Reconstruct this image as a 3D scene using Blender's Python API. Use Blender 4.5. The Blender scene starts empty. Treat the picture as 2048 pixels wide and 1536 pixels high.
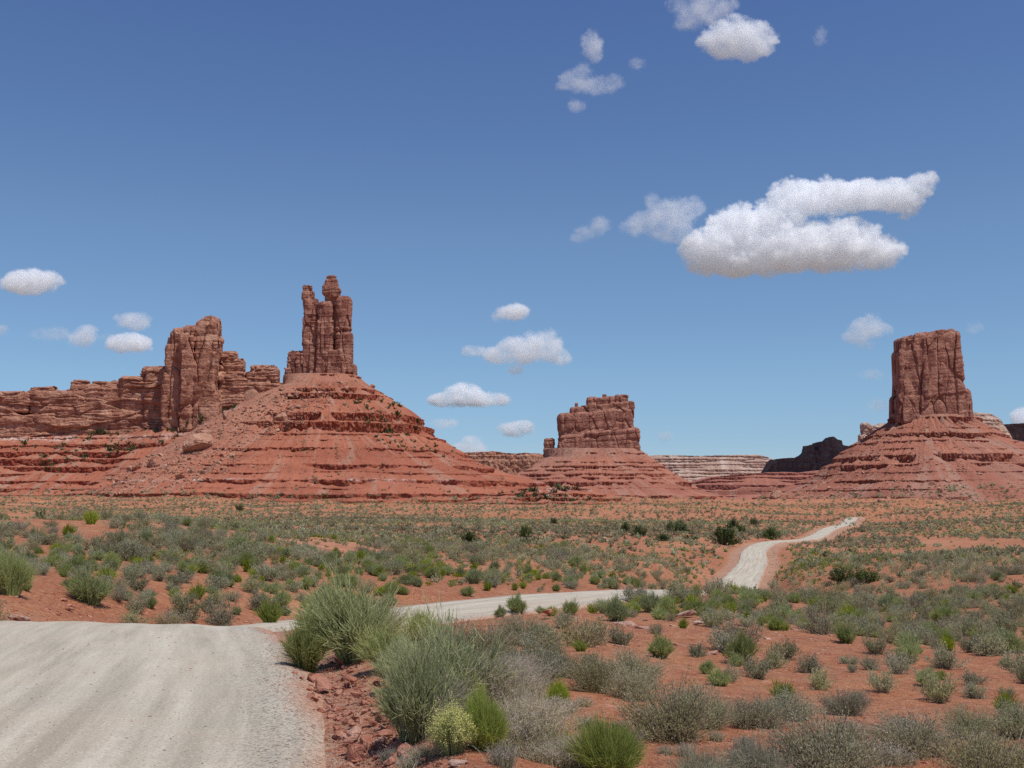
import bpy, math, random
import numpy as np
from mathutils import Vector, Matrix, Euler
R = math.radians
rng = np.random.default_rng(7)
random.seed(7)
scene = bpy.context.scene
col = scene.collection

# ------------------------------------------------------------------ camera, sky, sun, exposure
F, HY = 2150.0, 1000.0                      # focal length and horizon row, in pixels of the 2048 x 1536 photograph
PITCH = math.atan((HY - 768) / F)
cam = bpy.data.cameras.new('camera'); camo = bpy.data.objects.new('camera', cam); col.objects.link(camo)
cam.sensor_width = 36; cam.lens = 36 * F / 2048; cam.clip_start = 0.1; cam.clip_end = 200000
camo.location = (0, 0, 0); camo.rotation_euler = (math.pi / 2 + PITCH, 0, 0)
scene.camera = camo
SUN_EL, SUN_AZ = R(66), R(130)              # azimuth clockwise from straight ahead: high, to the right and a little behind
world = bpy.data.worlds.new('World'); scene.world = world; world.use_nodes = True
wt = world.node_tree; wt.nodes.clear()
sky = wt.nodes.new('ShaderNodeTexSky'); sky.sky_type = 'NISHITA'; sky.sun_disc = False
sky.sun_elevation = SUN_EL; sky.sun_rotation = SUN_AZ; sky.altitude = 1500; sky.air_density = 1.0; sky.dust_density = 0.0; sky.ozone_density = 1.2
tc = wt.nodes.new('ShaderNodeTexCoord'); sp = wt.nodes.new('ShaderNodeSeparateXYZ'); rp = wt.nodes.new('ShaderNodeValToRGB'); hs = wt.nodes.new('ShaderNodeMix')
hs.data_type = 'RGBA'; hs.blend_type = 'MULTIPLY'; hs.inputs[0].default_value = 1.0     # the dry desert air: a deeper blue than the model sky, no yellow at the horizon
el = rp.color_ramp.elements
while len(el) < 6: el.new(.5)
for e, (pz, c_) in zip(el, ((0, (.56, .70, .93)), (.053, (.61, .75, .95)), (.109, (.725, .87, .99)), (.233, (.83, .95, 1.06)), (.435, (.72, .85, 1.12)), (1, (.64, .8, 1.1)))):
    e.position = pz; e.color = c_ + (1,)
bg = wt.nodes.new('ShaderNodeBackground'); bg.inputs['Strength'].default_value = 0.10
wo = wt.nodes.new('ShaderNodeOutputWorld')
wt.links.new(tc.outputs['Generated'], sp.inputs[0]); wt.links.new(sp.outputs[2], rp.inputs[0]); wt.links.new(sky.outputs[0], hs.inputs[6]); wt.links.new(rp.outputs[0], hs.inputs[7]); wt.links.new(hs.outputs[2], bg.inputs[0]); wt.links.new(bg.outputs[0], wo.inputs[0])
sl = bpy.data.lights.new('sun', 'SUN'); sl.energy = 3.9; sl.angle = R(0.53); sl.color = (1.0, 0.965, 0.92)
so = bpy.data.objects.new('sun', sl); col.objects.link(so)
SUN_DIR = Vector((math.sin(SUN_AZ) * math.cos(SUN_EL), math.cos(SUN_AZ) * math.cos(SUN_EL), math.sin(SUN_EL)))
so.rotation_euler = SUN_DIR.to_track_quat('Z', 'Y').to_euler()
scene.view_settings.view_transform = 'Standard'; scene.view_settings.look = 'None'
scene.view_settings.exposure = 0.0; scene.view_settings.gamma = 1.0; scene.view_settings.use_curve_mapping = False
scene.cycles.max_bounces = 40; scene.cycles.volume_bounces = 38; scene.cycles.diffuse_bounces = 5; scene.cycles.transmission_bounces = 12; scene.cycles.transparent_max_bounces = 40
scene.cycles.use_denoising = False

# ------------------------------------------------------------------ helpers
def tag(o, label=None, cat=None, group=None, kind=None):
    if label: o['label'] = label
    if cat: o['category'] = cat
    if group: o['group'] = group
    if kind: o['kind'] = kind
    return o
def link(name, me, parent=None, mats=()):
    o = bpy.data.objects.new(name, me); col.objects.link(o)
    for m in mats:
        if m.name not in [x.name for x in me.materials if x]: me.materials.append(m)
    if parent is not None: o.parent = parent
    return o
def empty(name, loc=(0, 0, 0), rz=0.0):
    o = bpy.data.objects.new(name, None); col.objects.link(o); o.location = loc; o.rotation_euler = (0, 0, rz); o.empty_display_size = 0.2
    return o
def mesh(name, V, Q, smooth=True, attrs=None, midx=None):
    """mesh from arrays: V (n,3), Q (m,k) faces with k corners each (or a list of such arrays)"""
    Qs = [q for q in (Q if isinstance(Q, list) else [Q]) if len(q)]
    me = bpy.data.meshes.new(name)
    if not Qs: me.vertices.add(len(V)); me.vertices.foreach_set('co', np.ascontiguousarray(V, dtype=np.float32).ravel()); return me
    me.vertices.add(len(V)); me.vertices.foreach_set('co', np.ascontiguousarray(V, dtype=np.float32).ravel())
    loops = np.concatenate([q.ravel() for q in Qs]).astype(np.int32)
    tot = np.concatenate([np.full(len(q), q.shape[1]) for q in Qs]).astype(np.int32)
    start = np.concatenate([[0], np.cumsum(tot)[:-1]]).astype(np.int32)
    me.loops.add(len(loops)); me.loops.foreach_set('vertex_index', loops)
    me.polygons.add(len(tot)); me.polygons.foreach_set('loop_start', start)
    if midx is not None: me.polygons.foreach_set('material_index', np.asarray(midx, dtype=np.int32))
    me.polygons.foreach_set('use_smooth', np.full(len(tot), smooth, dtype=bool))
    for nm, (dom, arr) in (attrs or {}).items():
        a = me.attributes.new(nm, 'FLOAT', dom); a.data.foreach_set('value', np.ascontiguousarray(arr, dtype=np.float32).ravel())
    me.update(calc_edges=True); me.validate()
    return me
def grid_quads(n, m, wrap=False):
    """quads of an n x m vertex grid (row-major)"""
    i = np.arange(n - 1)[:, None]; j = np.arange(m if wrap else m - 1)[None, :]; j2 = (j + 1) % m
    return np.stack([i * m + j, i * m + j2, (i + 1) * m + j2, (i + 1) * m + j], -1).reshape(-1, 4)
def sstep(a, b, x):
    t = np.clip((x - a) / (b - a), 0, 1); return t * t * (3 - 2 * t)
_u = np.uint32
def _mixh(h):
    h = (h ^ (h >> _u(13))) * _u(1274126177); h = (h ^ (h >> _u(16))) * _u(2246822519)
    return ((h ^ (h >> _u(15))) & _u(0xffffff)).astype(np.float32) * np.float32(1 / 16777215)
def _hash(ix, iy, iz, seed):
    return _mixh(ix.astype(np.uint32) * _u(374761393) + iy.astype(np.uint32) * _u(668265263) + iz.astype(np.uint32) * _u(2147483589) + _u((seed * 974711 + 12345) % 4294967296))
def vnoise(x, y, z=0.0, seed=0):
    x, y, z = np.broadcast_arrays(np.asarray(x, np.float32), np.asarray(y, np.float32), np.asarray(z, np.float32))
    U = []; I = []
    for v, k in ((x, 374761393), (y, 668265263), (z, 2147483589)):
        f = np.floor(v); u = v - f; U.append(u * u * (3 - 2 * u)); a = f.astype(np.int32).astype(np.uint32) * _u(k); I.append((a, a + _u(k)))
    s = _u((seed * 974711 + 12345) % 4294967296); lay = []
    for c in I[2]:
        c = c + s; row = []
        for b in I[1]:
            bc = b + c; p = _mixh(I[0][0] + bc); q = _mixh(I[0][1] + bc); row.append(p + (q - p) * U[0])
        lay.append(row[0] + (row[1] - row[0]) * U[1])
    return (lay[0] + (lay[1] - lay[0]) * U[2]) * 2 - 1
def fbm(x, y, z=0.0, oct=4, seed=0, gain=0.5):
    s, a, n, f = 0, 1.0, 0.0, 1.0
    for k in range(oct):
        s = s + a * vnoise(np.asarray(x) * f, np.asarray(y) * f, np.asarray(z) * f, seed + 17 * k); n += a; a *= gain; f *= 2.03
    return s / n
def worley(x, y, z, seed=0):
    """distance to nearest and second nearest jittered cell point, and the nearest cell's random value"""
    x, y, z = [np.asarray(v, np.float32) for v in (x, y, z)]
    ix, iy, iz = [np.floor(v).astype(np.int32) for v in (x, y, z)]
    f1 = np.full(x.shape, 9.0, np.float32); f2 = f1.copy(); cid = np.zeros(x.shape, np.float32)
    s = [_u(((seed + k) * 974711 + 12345) % 4294967296) for k in range(4)]
    for dx in (-1, 0, 1):
        for dy in (-1, 0, 1):
            for dz in (-1, 0, 1):
                cx, cy, cz = ix + dx, iy + dy, iz + dz
                h = cx.astype(np.uint32) * _u(374761393) + cy.astype(np.uint32) * _u(668265263) + cz.astype(np.uint32) * _u(2147483589)
                h1 = _mixh(h + s[0]); 
                h2 = (h1 * 4096) % 1.0; h3 = _mixh(h + s[2])
                d = (cx + h1 - x) ** 2 + (cy + h2 - y) ** 2 + (cz + h3 - z) ** 2
                near = d < f1
                f2 = np.where(near, f1, np.minimum(f2, d)); cid = np.where(near, (h3 * 2048) % 1.0, cid); f1 = np.where(near, d, f1)
    return np.sqrt(f1), np.sqrt(f2), cid
from concurrent.futures import ThreadPoolExecutor
POOL = ThreadPoolExecutor(4)
def threaded(fn, arrs, chunk=60000):
    n = len(arrs[0]); cut = range(0, n, chunk)
    return np.concatenate(list(POOL.map(lambda a: fn(*[v[a:a + chunk] for v in arrs]), cut)))

# pixel of the photograph -> point at forward distance Y
CP, SP = math.cos(PITCH), math.sin(PITCH)
def ray(px, py):
    cx, cy = (px - 1024) / F, (768 - py) / F
    return Vector((cx, CP - cy * SP, SP + cy * CP))
def P(px, py, Y):
    d = ray(px, py); return d * (Y / d.y)
def xe(px, py):                                # the same in pixels measured on an upright picture plane
    d = ray(px, py); return F * d.x / d.y
def ze(py):
    d = ray(1024, py); return F * d.z / d.y
def project(x, y, z):
    f = y * CP + z * SP; u = -y * SP + z * CP
    return 1024 + F * x / np.maximum(f, .01), 768 - F * u / np.maximum(f, .01)

# ------------------------------------------------------------------ materials
class NT:
    def __init__(s, name):
        s.m = bpy.data.materials.new(name); s.m.use_nodes = True; s.t = s.m.node_tree; s.t.nodes.clear()
    def n(s, typ, **kw):
        nd = s.t.nodes.new('ShaderNode' + typ)
        for k, v in kw.items():
            if k.startswith('_'): setattr(nd, k[1:], v)
        for k, v in kw.items():
            if k.startswith('_'): continue
            key = int(k[1:]) if k[0] == 'i' and k[1:].isdigit() else k.replace('__', ' ')
            if isinstance(v, bpy.types.NodeSocket): s.t.links.new(v, nd.inputs[key])
            else: nd.inputs[key].default_value = v
        return nd
    def attr(s, name): return s.n('Attribute', _attribute_name=name).outputs['Fac']
    def pos(s): return s.n('NewGeometry').outputs['Position']
    def mapv(s, v, scale, loc=(0, 0, 0)): return s.n('Mapping', Vector=v, Scale=scale, Location=loc).outputs[0]
    def noise(s, v, scale, detail=4, rough=.55, out=0): return s.n('TexNoise', Vector=v, Scale=scale, Detail=detail, Roughness=rough).outputs[out]
    def math(s, op, a, b=0.0): return s.n('Math', _operation=op, i0=a, i1=b).outputs[0]
    def ramp(s, f, stops):
        nd = s.n('ValToRGB', Fac=f); e = nd.color_ramp.elements
        while len(e) < len(stops): e.new(0.5)
        for k, (p, c) in enumerate(stops):
            e[k].position = p; e[k].color = (c, c, c, 1) if isinstance(c, (int, float)) else tuple(c) + (1,)
        return nd.outputs[0]
    def mix(s, f, a, b, mode='MIX'):
        nd = s.n('Mix', _data_type='RGBA', _blend_type=mode, i0=f)
        for i, v in ((6, a), (7, b)):
            if isinstance(v, bpy.types.NodeSocket): s.t.links.new(v, nd.inputs[i])
            else: nd.inputs[i].default_value = tuple(v) + (1,)
        return nd.outputs[2]
    def bump(s, h, strength=.4, dist=1.0): return s.n('Bump', Height=h, Strength=strength, Distance=dist).outputs[0]
    def principled(s, c, rough=.9, normal=None, spec=.2):
        b = s.n('BsdfPrincipled', Roughness=rough); b.inputs['Specular IOR Level'].default_value = spec
        s.t.links.new(c, b.inputs['Base Color']) if isinstance(c, bpy.types.NodeSocket) else setattr(b.inputs['Base Color'], 'default_value', tuple(c) + (1,))
        if normal is not None: s.t.links.new(normal, b.inputs['Normal'])
        return s.out(b.outputs[0])
    def out(s, sh):
        o = s.n('OutputMaterial', Surface=sh); return s.m

def soil_material():
    t = NT('red sand'); p = t.pos()
    big = t.noise(p, .09, 4); mid = t.noise(p, .8, 5); fine = t.noise(p, 14, 4, .7)
    c = t.ramp(big, [(.3, (.345, .122, .056)), (.52, (.425, .178, .082)), (.72, (.49, .235, .118))])
    c = t.mix(t.ramp(mid, [(.42, 0), (.68, .55)]), c, (.29, .088, .050))
    c = t.mix(t.ramp(fine, [(.5, 0), (.72, .55)]), c, (.52, .26, .17))
    c = t.mix(t.ramp(fine, [(.30, .5), (.44, 0)]), c, (.25, .062, .035))
    c = t.mix(t.attr('pale'), c, t.mix(t.ramp(mid, [(.4, 0), (.6, 1)]), (.58, .29, .175), (.52, .215, .12)))
    c = t.mix(t.attr('far'), c, (.215, .18, .14))
    vor = t.n('TexVoronoi', Vector=p, Scale=22.0, Randomness=1.0)
    peb = t.ramp(vor.outputs['Distance'], [(.05, 1), (.22, 0)])
    sel = t.math('MULTIPLY', peb, t.ramp(t.noise(p, 1.7, 3), [(.45, 0), (.6, .8)]))
    c = t.mix(sel, c, t.mix(vor.outputs['Color'], (.26, .08, .05), (.55, .33, .23)))
    c = t.mix(t.math('MULTIPLY', t.attr('gravel'), t.ramp(t.noise(p, 9, 3, .7), [(.38, .25), (.62, 1)])), c, (.46, .36, .27))
    clod = t.noise(p, 4.5, 5, .72)
    c = t.mix(t.ramp(clod, [(.34, .75), (.47, 0)]), c, (.25, .078, .043))
    c = t.mix(t.ramp(clod, [(.53, 0), (.68, .6)]), c, (.55, .32, .205))
    lit = t.noise(t.mapv(p, (1.0, 1.0, .2)), 1.3, 4, .7); c = t.mix(t.ramp(lit, [(.54, 0), (.72, .45)]), c, (.36, .235, .15))
    h = t.math('ADD', t.math('MULTIPLY', fine, .6), t.math('ADD', t.math('MULTIPLY', peb, .5), t.math('ADD', t.math('MULTIPLY', t.noise(p, 60, 2), .35), t.math('MULTIPLY', clod, 1.6))))
    return t.principled(c, .95, t.bump(h, 1.0, .06))
def road_material():
    t = NT('pale gravel'); uv = t.n('UVMap').outputs[0]; p = t.pos()
    streak = t.noise(t.mapv(uv, (5.0, .10, 1)), 1.6, 4, .6)
    grain = t.noise(p, 45, 3, .75); blot = t.noise(p, .9, 4)
    c = t.ramp(streak, [(.34, (.36, .312, .232)), (.5, (.48, .422, .322)), (.66, (.58, .517, .40))])
    c = t.mix(t.ramp(blot, [(.45, 0), (.75, .45)]), c, (.54, .42, .31))
    c = t.mix(t.ramp(grain, [(.32, .75), (.46, 0)]), c, (.24, .215, .175))
    c = t.mix(t.ramp(grain, [(.56, 0), (.72, .8)]), c, (.74, .69, .58))
    wash = t.noise(t.mapv(uv, (2.2, 1.9, 1)), 1.0, 3, .6); c = t.mix(t.ramp(wash, [(.45, 0), (.7, .25)]), c, (.40, .35, .27))
    grit = t.n('TexVoronoi', Vector=p, Scale=60.0); c = t.mix(t.ramp(grit.outputs['Distance'], [(.12, .55), (.28, 0)]), c, t.mix(grit.outputs['Color'], (.17, .155, .125), (.74, .70, .60)))
    e = t.attr('edge')
    vor = t.n('TexVoronoi', Vector=p, Scale=26.0)
    stone = t.mix(vor.outputs['Color'], (.22, .20, .165), (.72, .68, .58))
    c = t.mix(t.math('MULTIPLY', e, t.ramp(vor.outputs['Distance'], [(.25, .75), (.45, .1)])), c, stone)
    c = t.mix(t.attr('dirt'), c, (.47, .22, .13))
    h = t.math('ADD', t.math('MULTIPLY', grain, .5), t.math('MULTIPLY', t.ramp(vor.outputs['Distance'], [(.1, 1), (.5, 0)]), e))
    return t.principled(c, .95, t.bump(h, .8, .03))
def rock_material(name, c1, c2, c3, sc, light=(.46, .27, .19), var=1.0, beds=.35):
    """sandstone: vertical varnish streaks, horizontal beds; sc = metres per feature"""
    t = NT(name); p = t.pos()
    wp = t.n('VectorMath', _operation='ADD', i0=p, i1=t.n('VectorMath', _operation='SCALE', i0=t.noise(p, .25 / sc, 3, .5, 1), Scale=2.2 * sc).outputs[0]).outputs[0]
    st = t.noise(t.mapv(wp, (1 / sc, 1 / sc, .16 / sc)), 1.0, 5, .62)
    bed = t.noise(t.mapv(wp, (.10 / sc, .10 / sc, .75 / sc)), 1.0, 4, .6)
    blot = t.noise(wp, .42 / sc, 5, .62); fine = t.noise(p, 3.0 / sc, 4, .7)
    c = t.ramp(st, [(.34, c1), (.5, c2), (.64, c3)])
    c = t.mix(t.ramp(blot, [(.50, 0), (.66, .7 * var)]), c, light)
    c = t.mix(t.ramp(blot, [(.32, .6 * var), (.42, 0)]), c, c1)
    c = t.mix(t.ramp(bed, [(.52, 0), (.72, beds)]), c, c1)
    c = t.mix(t.ramp(fine, [(.30, .35), (.44, 0)]), c, tuple(x * .7 for x in c1))
    c = t.mix(t.ramp(fine, [(.58, 0), (.74, .35)]), c, light)
    h = t.math('ADD', t.noise(p, 1.6 / sc, 6, .65), t.math('MULTIPLY', bed, .6))
    return t.principled(c, .9, t.bump(h, .8, .9 * sc))
def talus_material(name, soil, soil2, rock, debris, sc, white=.0):
    t = NT(name); p = t.pos()
    wp = t.n('VectorMath', _operation='ADD', i0=p, i1=t.n('VectorMath', _operation='SCALE', i0=t.noise(p, .06 / sc, 3, .5, 1), Scale=9.0 * sc).outputs[0]).outputs[0]
    n1 = t.noise(p, .03 / sc, 5, .6); n2 = t.noise(p, .30 / sc, 5, .7); n3 = t.noise(p, .85 / sc, 4, .75)
    band = t.noise(t.mapv(wp, (.006 / sc, .006 / sc, .11 / sc)), 1.2, 5, .62)
    c = t.mix(t.ramp(n1, [(.36, 0), (.62, 1)]), soil, soil2)
    c = t.mix(t.math('MULTIPLY', t.ramp(band, [(.46, 0), (.62, .55)]), t.ramp(n2, [(.3, .3), (.6, 1)])), c, rock)
    c = t.mix(t.math('MULTIPLY', t.ramp(band, [(.30, .55), (.42, 0)]), t.ramp(n1, [(.4, .2), (.55, 1)])), c, debris)
    c = t.mix(t.math('MULTIPLY', t.attr('streak'), t.ramp(n2, [(.36, .25), (.62, .9)])), c, debris)
    c = t.mix(t.attr('ledge'), c, t.mix(t.ramp(n2, [(.4, 0), (.65, 1)]), rock, tuple(x * 1.55 for x in rock)))
    if white: c = t.mix(t.math('MULTIPLY', t.math('MULTIPLY', t.attr('white'), white), t.math('MULTIPLY', t.ramp(n2, [(.46, 0), (.58, 1)]), t.ramp(n1, [(.48, 0), (.56, 1)]))), c, (.60, .47, .40))
    c = t.mix(t.ramp(n3, [(.58, 0), (.70, .6)]), c, tuple(min(.7, x * 1.45 + .03) for x in debris))
    c = t.mix(t.ramp(n3, [(.30, .5), (.38, 0)]), c, tuple(x * .6 for x in rock))
    return t.principled(c, .95, t.bump(t.math('ADD', n3, t.math('MULTIPLY', n2, .9)), .7, 1.6 * sc))
def plant_material(name, c1, c2, c3, trans=.25, varv=.25):
    t = NT(name)
    oi = t.n('ObjectInfo').outputs['Random']
    c = t.ramp(t.attr('tint'), [(.0, c1), (.5, c2), (1.0, c3)])
    hsv = t.n('HueSaturation', Color=c); hsv.inputs['Hue'].default_value = .5
    v = t.n('MapRange', Value=oi); v.inputs['To Min'].default_value = 1 - varv; v.inputs['To Max'].default_value = 1 + varv
    t.t.links.new(v.outputs[0], hsv.inputs['Value'])
    s = t.n('MapRange', Value=t.math('FRACT', t.math('MULTIPLY', oi, 37.7))); s.inputs['To Min'].default_value = .8; s.inputs['To Max'].default_value = 1.15
    t.t.links.new(s.outputs[0], hsv.inputs['Saturation'])
    d = t.n('BsdfDiffuse', Color=hsv.outputs[0], Roughness=.5); tr = t.n('BsdfTranslucent', Color=hsv.outputs[0])
    return t.out(t.n('MixShader', i0=trans, i1=d.outputs[0], i2=tr.outputs[0]).outputs[0])
M = {}
M['soil'] = soil_material(); M['road'] = road_material()
M['spire'] = rock_material('varnished sandstone', (.19, .074, .050), (.335, .142, .096), (.46, .220, .150), 4.0, (.54, .29, .20))
M['mesa'] = rock_material('orange sandstone', (.27, .108, .068), (.42, .19, .118), (.54, .272, .175), 5.5, (.60, .35, .235))
M['shaded_rock'] = rock_material('cloud-shaded sandstone', (.15, .07, .055), (.21, .105, .08), (.28, .15, .11), 8.0, (.30, .18, .13), .6)  # cloud shade on ridge and terraced mesa also darkened into the rock colour
M['pale_rock'] = rock_material('pale slickrock', (.40, .23, .165), (.52, .35, .26), (.60, .43, .33), 6.0, (.62, .47, .37))
M['talus'] = talus_material('red talus', (.46, .160, .088), (.39, .128, .071), (.25, .062, .035), (.43, .262, .185), 1.0, 1.0)
M['talus_far'] = talus_material('hazed red talus', (.43, .168, .104), (.37, .140, .088), (.24, .072, .046), (.42, .275, .205), 1.5)  # pinker and greyer than the near talus: distance haze mixed into the colour
M['striped'] = talus_material('pale banded rock', (.58, .40, .30), (.52, .34, .25), (.30, .16, .12), (.66, .52, .42), 3.5)
M['red_far'] = talus_material('far red beds', (.42, .165, .112), (.37, .14, .096), (.24, .085, .064), (.42, .24, .18), 2.6)
M['boulder'] = rock_material('boulder sandstone', (.33, .14, .085), (.44, .22, .14), (.52, .30, .20), .8, (.58, .40, .29))
M['rubble'] = rock_material('broken red rock', (.36, .125, .075), (.48, .195, .125), (.55, .255, .17), .12, (.60, .36, .26))
M['slab'] = rock_material('pale slab rock', (.42, .22, .15), (.53, .32, .23), (.60, .41, .31), .2, (.66, .53, .44))
M['sage'] = plant_material('sagebrush leaf', (.25, .255, .12), (.42, .42, .23), (.58, .56, .35), .45)
M['black'] = plant_material('blackbrush leaf', (.28, .235, .115), (.43, .40, .21), (.60, .555, .35), .45)
M['rabbit'] = plant_material('rabbitbrush stem', (.26, .30, .11), (.41, .45, .18), (.55, .57, .28), .45)
M['snake'] = plant_material('bright green stem', (.22, .28, .035), (.36, .42, .06), (.50, .52, .12), .45)
M['yellow'] = plant_material('yellow flower', (.46, .46, .09), (.62, .58, .14), (.72, .66, .22), .4)
M['joint'] = plant_material('joint fir stem', (.26, .28, .105), (.42, .44, .175), (.57, .57, .28), .45)
M['dry'] = plant_material('dry grass head', (.34, .26, .205), (.48, .395, .335), (.64, .56, .49), .4)
M['straw'] = plant_material('pale grass blade', (.33, .30, .16), (.47, .43, .25), (.64, .59, .42), .4)
M['juniper'] = plant_material('juniper leaf', (.050, .070, .022), (.105, .135, .045), (.18, .21, .08), .25)
M['twig'] = plant_material('grey twig', (.17, .115, .088), (.29, .215, .175), (.42, .345, .29), .0)
M['dead'] = plant_material('dead twig', (.22, .175, .145), (.33, .275, .235), (.46, .41, .36), .0)
M['cloud'] = None

# ------------------------------------------------------------------ ground and road
ROAD = [(-1.2, -14, -1.6), (-2.2, -4, -1.63), (-3.75, 6.3, -1.7), (-5.0, 12.0, -1.83), (-6.95, 19.2, -2.17), (-7.65, 25.2, -3.02), (-6.9, 31.2, -3.74), (-5.4, 36.6, -4.08), (-2.6, 42.2, -4.26), (3.6, 50.0, -4.36),
        (11.2, 68, -5.65), (14.2, 78, -7.1), (17.4, 89, -8.5), (20.6, 101, -8.95), (23.6, 114, -8.7), (29.6, 134, -7.75), (34.0, 152, -6.98), (41.0, 172, -6.62), (51.5, 190, -6.85), (58.0, 206, -6.75), (70.7, 240, -6.15), (81.5, 264, -5.8),
        (93.5, 300, -5.62), (108.5, 342, -5.5), (128, 385, -7.6), (150, 430, -8.5), (175, 500, -8)]
ROADW = 5.2
def catmull(pts, step):
    p = np.array(pts, float); p = np.vstack([2 * p[0] - p[1], p, 2 * p[-1] - p[-2]]); out = []
    for i in range(1, len(p) - 2):
        L = np.linalg.norm(p[i + 1] - p[i]); n = max(2, int(L / step))
        t = (np.arange(n) / n)[:, None]
        out.append(.5 * (2 * p[i] + (p[i + 1] - p[i - 1]) * t + (2 * p[i - 1] - 5 * p[i] + 4 * p[i + 1] - p[i + 2]) * t ** 2 + (3 * p[i] - p[i - 1] - 3 * p[i + 1] + p[i + 2]) * t ** 3))
    return np.vstack(out + [p[-2:-1]])
RP = catmull(ROAD, .4)
RT = np.gradient(RP[:, :2], axis=0); RT /= np.linalg.norm(RT, axis=1)[:, None]
RN = np.stack([RT[:, 1], -RT[:, 0]], 1)                    # to the right of the way ahead
RS = np.concatenate([[0], np.cumsum(np.linalg.norm(np.diff(RP, axis=0), axis=1))])
CTRL = [  # (px, py, forward distance): the lie of the land, read off the photograph
    (0, 1536, 7), (680, 1536, 6.9), (0, 1200, 26), (200, 1165, 36), (400, 1178, 39), (0, 1100, 48), (300, 1115, 52), (600, 1180, 44), (500, 1130, 54), (680, 1140, 56), (100, 1042, 75), (300, 1042, 80), (500, 1062, 85), (640, 1088, 80), (760, 1108, 75),
    (900, 1130, 72), (900, 1176, 52), (300, 1222, 31),
    (1100, 1225, 30), (1100, 1260, 24), (1100, 1330, 16), (1100, 1420, 10.5), (1100, 1536, 7.2), (800, 1420, 10), (800, 1300, 17), (820, 1258, 24), (1250, 1230, 33), (1350, 1198, 45), (1450, 1182, 60), (1450, 1205, 45),
    (1500, 1240, 33), (1500, 1330, 20), (1500, 1420, 12), (1500, 1536, 7.5), (1700, 1285, 27), (1750, 1350, 19), (1750, 1420, 12.5), (1750, 1536, 7.7), (2048, 1350, 20), (2048, 1420, 13), (2048, 1536, 7.8), (1750, 1262, 40),
    (1750, 1200, 62), (1750, 1150, 92), (2048, 1250, 40), (2048, 1180, 65), (2048, 1120, 110), (1900, 1100, 140), (1900, 1060, 220), (1900, 1030, 330), (2048, 1012, 420), (1600, 1140, 110), (1610, 1105, 150), (1750, 1075, 200),
    (1750, 1045, 290), (1200, 1120, 98), (1200, 1085, 140), (1380, 1140, 92), (1300, 1060, 200), (1400, 1040, 300), (1400, 1017, 500), (1720, 1018, 520), (1100, 1050, 230), (1100, 1022, 400), (1200, 1010, 540)]
CXYZ = [tuple(P(*c)) for c in CTRL]
CXYZ += [(-36, 120, -3.6), (-44, 140, -4.2), (-20, 130, -4.6), (-60, 250, -4.9), (-25, 150, -4.6), (-36, 230, -4.9), (-110, 400, -3.2), (-130, 520, -.8), (-300, 560, -.5), (-60, 520, -1.5), (60, 480, -2.6)]
CXYZ += [(x, 1000, 0) for x in (-700, -300, 0, 300, 700)] + [(x, 2500, 0) for x in (-1500, 0, 1500)] + [(x, 9000, 0) for x in (-5000, 0, 5000)] + [(-9, 12, -1.55), (-12, 18, -1.6), (-3, 2, -1.66), (3, 3, -1.66), (0, 4.2, -1.68), (8, 4, -1.7)]
CXYZ += [tuple(RP[i]) for i in range(40, len(RP), 45)]
CXYZ = np.array(CXYZ)
def _dom(x, y):
    r = np.hypot(x, y); th = np.clip(np.arctan2(x, y), -.75, .75)
    return np.stack([th * 2.2, np.log(np.maximum(r, 3.0))], -1)
_D = _dom(CXYZ[:, 0], CXYZ[:, 1])
def _k(d2): return .5 * d2 * np.log(d2 + 1e-9)
_n = len(_D); _A = np.zeros((_n + 3, _n + 3)); _A[:_n, :_n] = _k(((_D[:, None] - _D[None]) ** 2).sum(-1)) + np.eye(_n) * 2e-3
_A[:_n, _n] = 1; _A[:_n, _n + 1:] = _D; _A[_n:, :_n] = _A[:_n, _n:].T
_W = np.linalg.solve(_A, np.concatenate([CXYZ[:, 2], np.zeros(3)]))
def natural(x, y):
    q = _dom(x, y).reshape(-1, 2)
    f = lambda b: _k(((b[:, None] - _D[None]) ** 2).sum(-1)) @ _W[:_n] + _W[_n] + b @ _W[_n + 1:]
    return threaded(f, [q], 20000).reshape(np.shape(x))
def tilt(s): return .11 * np.exp(-((s - S20) / 7.0) ** 2)               # the road leans a little on the bend at the crest
S20 = RS[np.argmin(np.abs(RP[:, 1] - 20) + np.abs(RP[:, 0] + 7))]
def road_near(x, y):
    """distance to the road's middle line, signed side (+ right), its height there and the way along it"""
    x = np.asarray(x, float).ravel(); y = np.asarray(y, float).ravel()
    d = np.full(len(x), 1e3); side = np.ones(len(x)); z = np.zeros(len(x)); s = np.zeros(len(x))
    idx = np.where((y < 520) & (y > -25) & (np.abs(x) < 220))[0]
    step = 2; Q = RP[::step]
    def work(a):
        k = idx[a:a + 10000]
        dd = (x[k, None] - Q[None, :, 0]) ** 2 + (y[k, None] - Q[None, :, 1]) ** 2
        j = dd.argmin(1) * step; vx, vy = x[k] - RP[j, 0], y[k] - RP[j, 1]
        al = vx * RT[j, 0] + vy * RT[j, 1]; ac = vx * RN[j, 0] + vy * RN[j, 1]
        j2 = np.clip(j + np.sign(al).astype(int), 0, len(RP) - 1); seg = np.maximum(np.abs(RS[j2] - RS[j]), 1e-3)
        t = np.clip(np.abs(al) / seg, 0, 1)
        end = (j == 0) | (j >= len(RP) - 2)
        d[k] = np.where(end, np.sqrt(dd.min(1)), np.abs(ac)); side[k] = np.sign(ac); z[k] = RP[j, 2] * (1 - t) + RP[j2, 2] * t - np.clip(ac / (ROADW / 2), -1, 1) * tilt(RS[j]); s[k] = RS[j] + al
    list(POOL.map(work, range(0, len(idx), 10000)))
    return d, side, z, s
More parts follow.
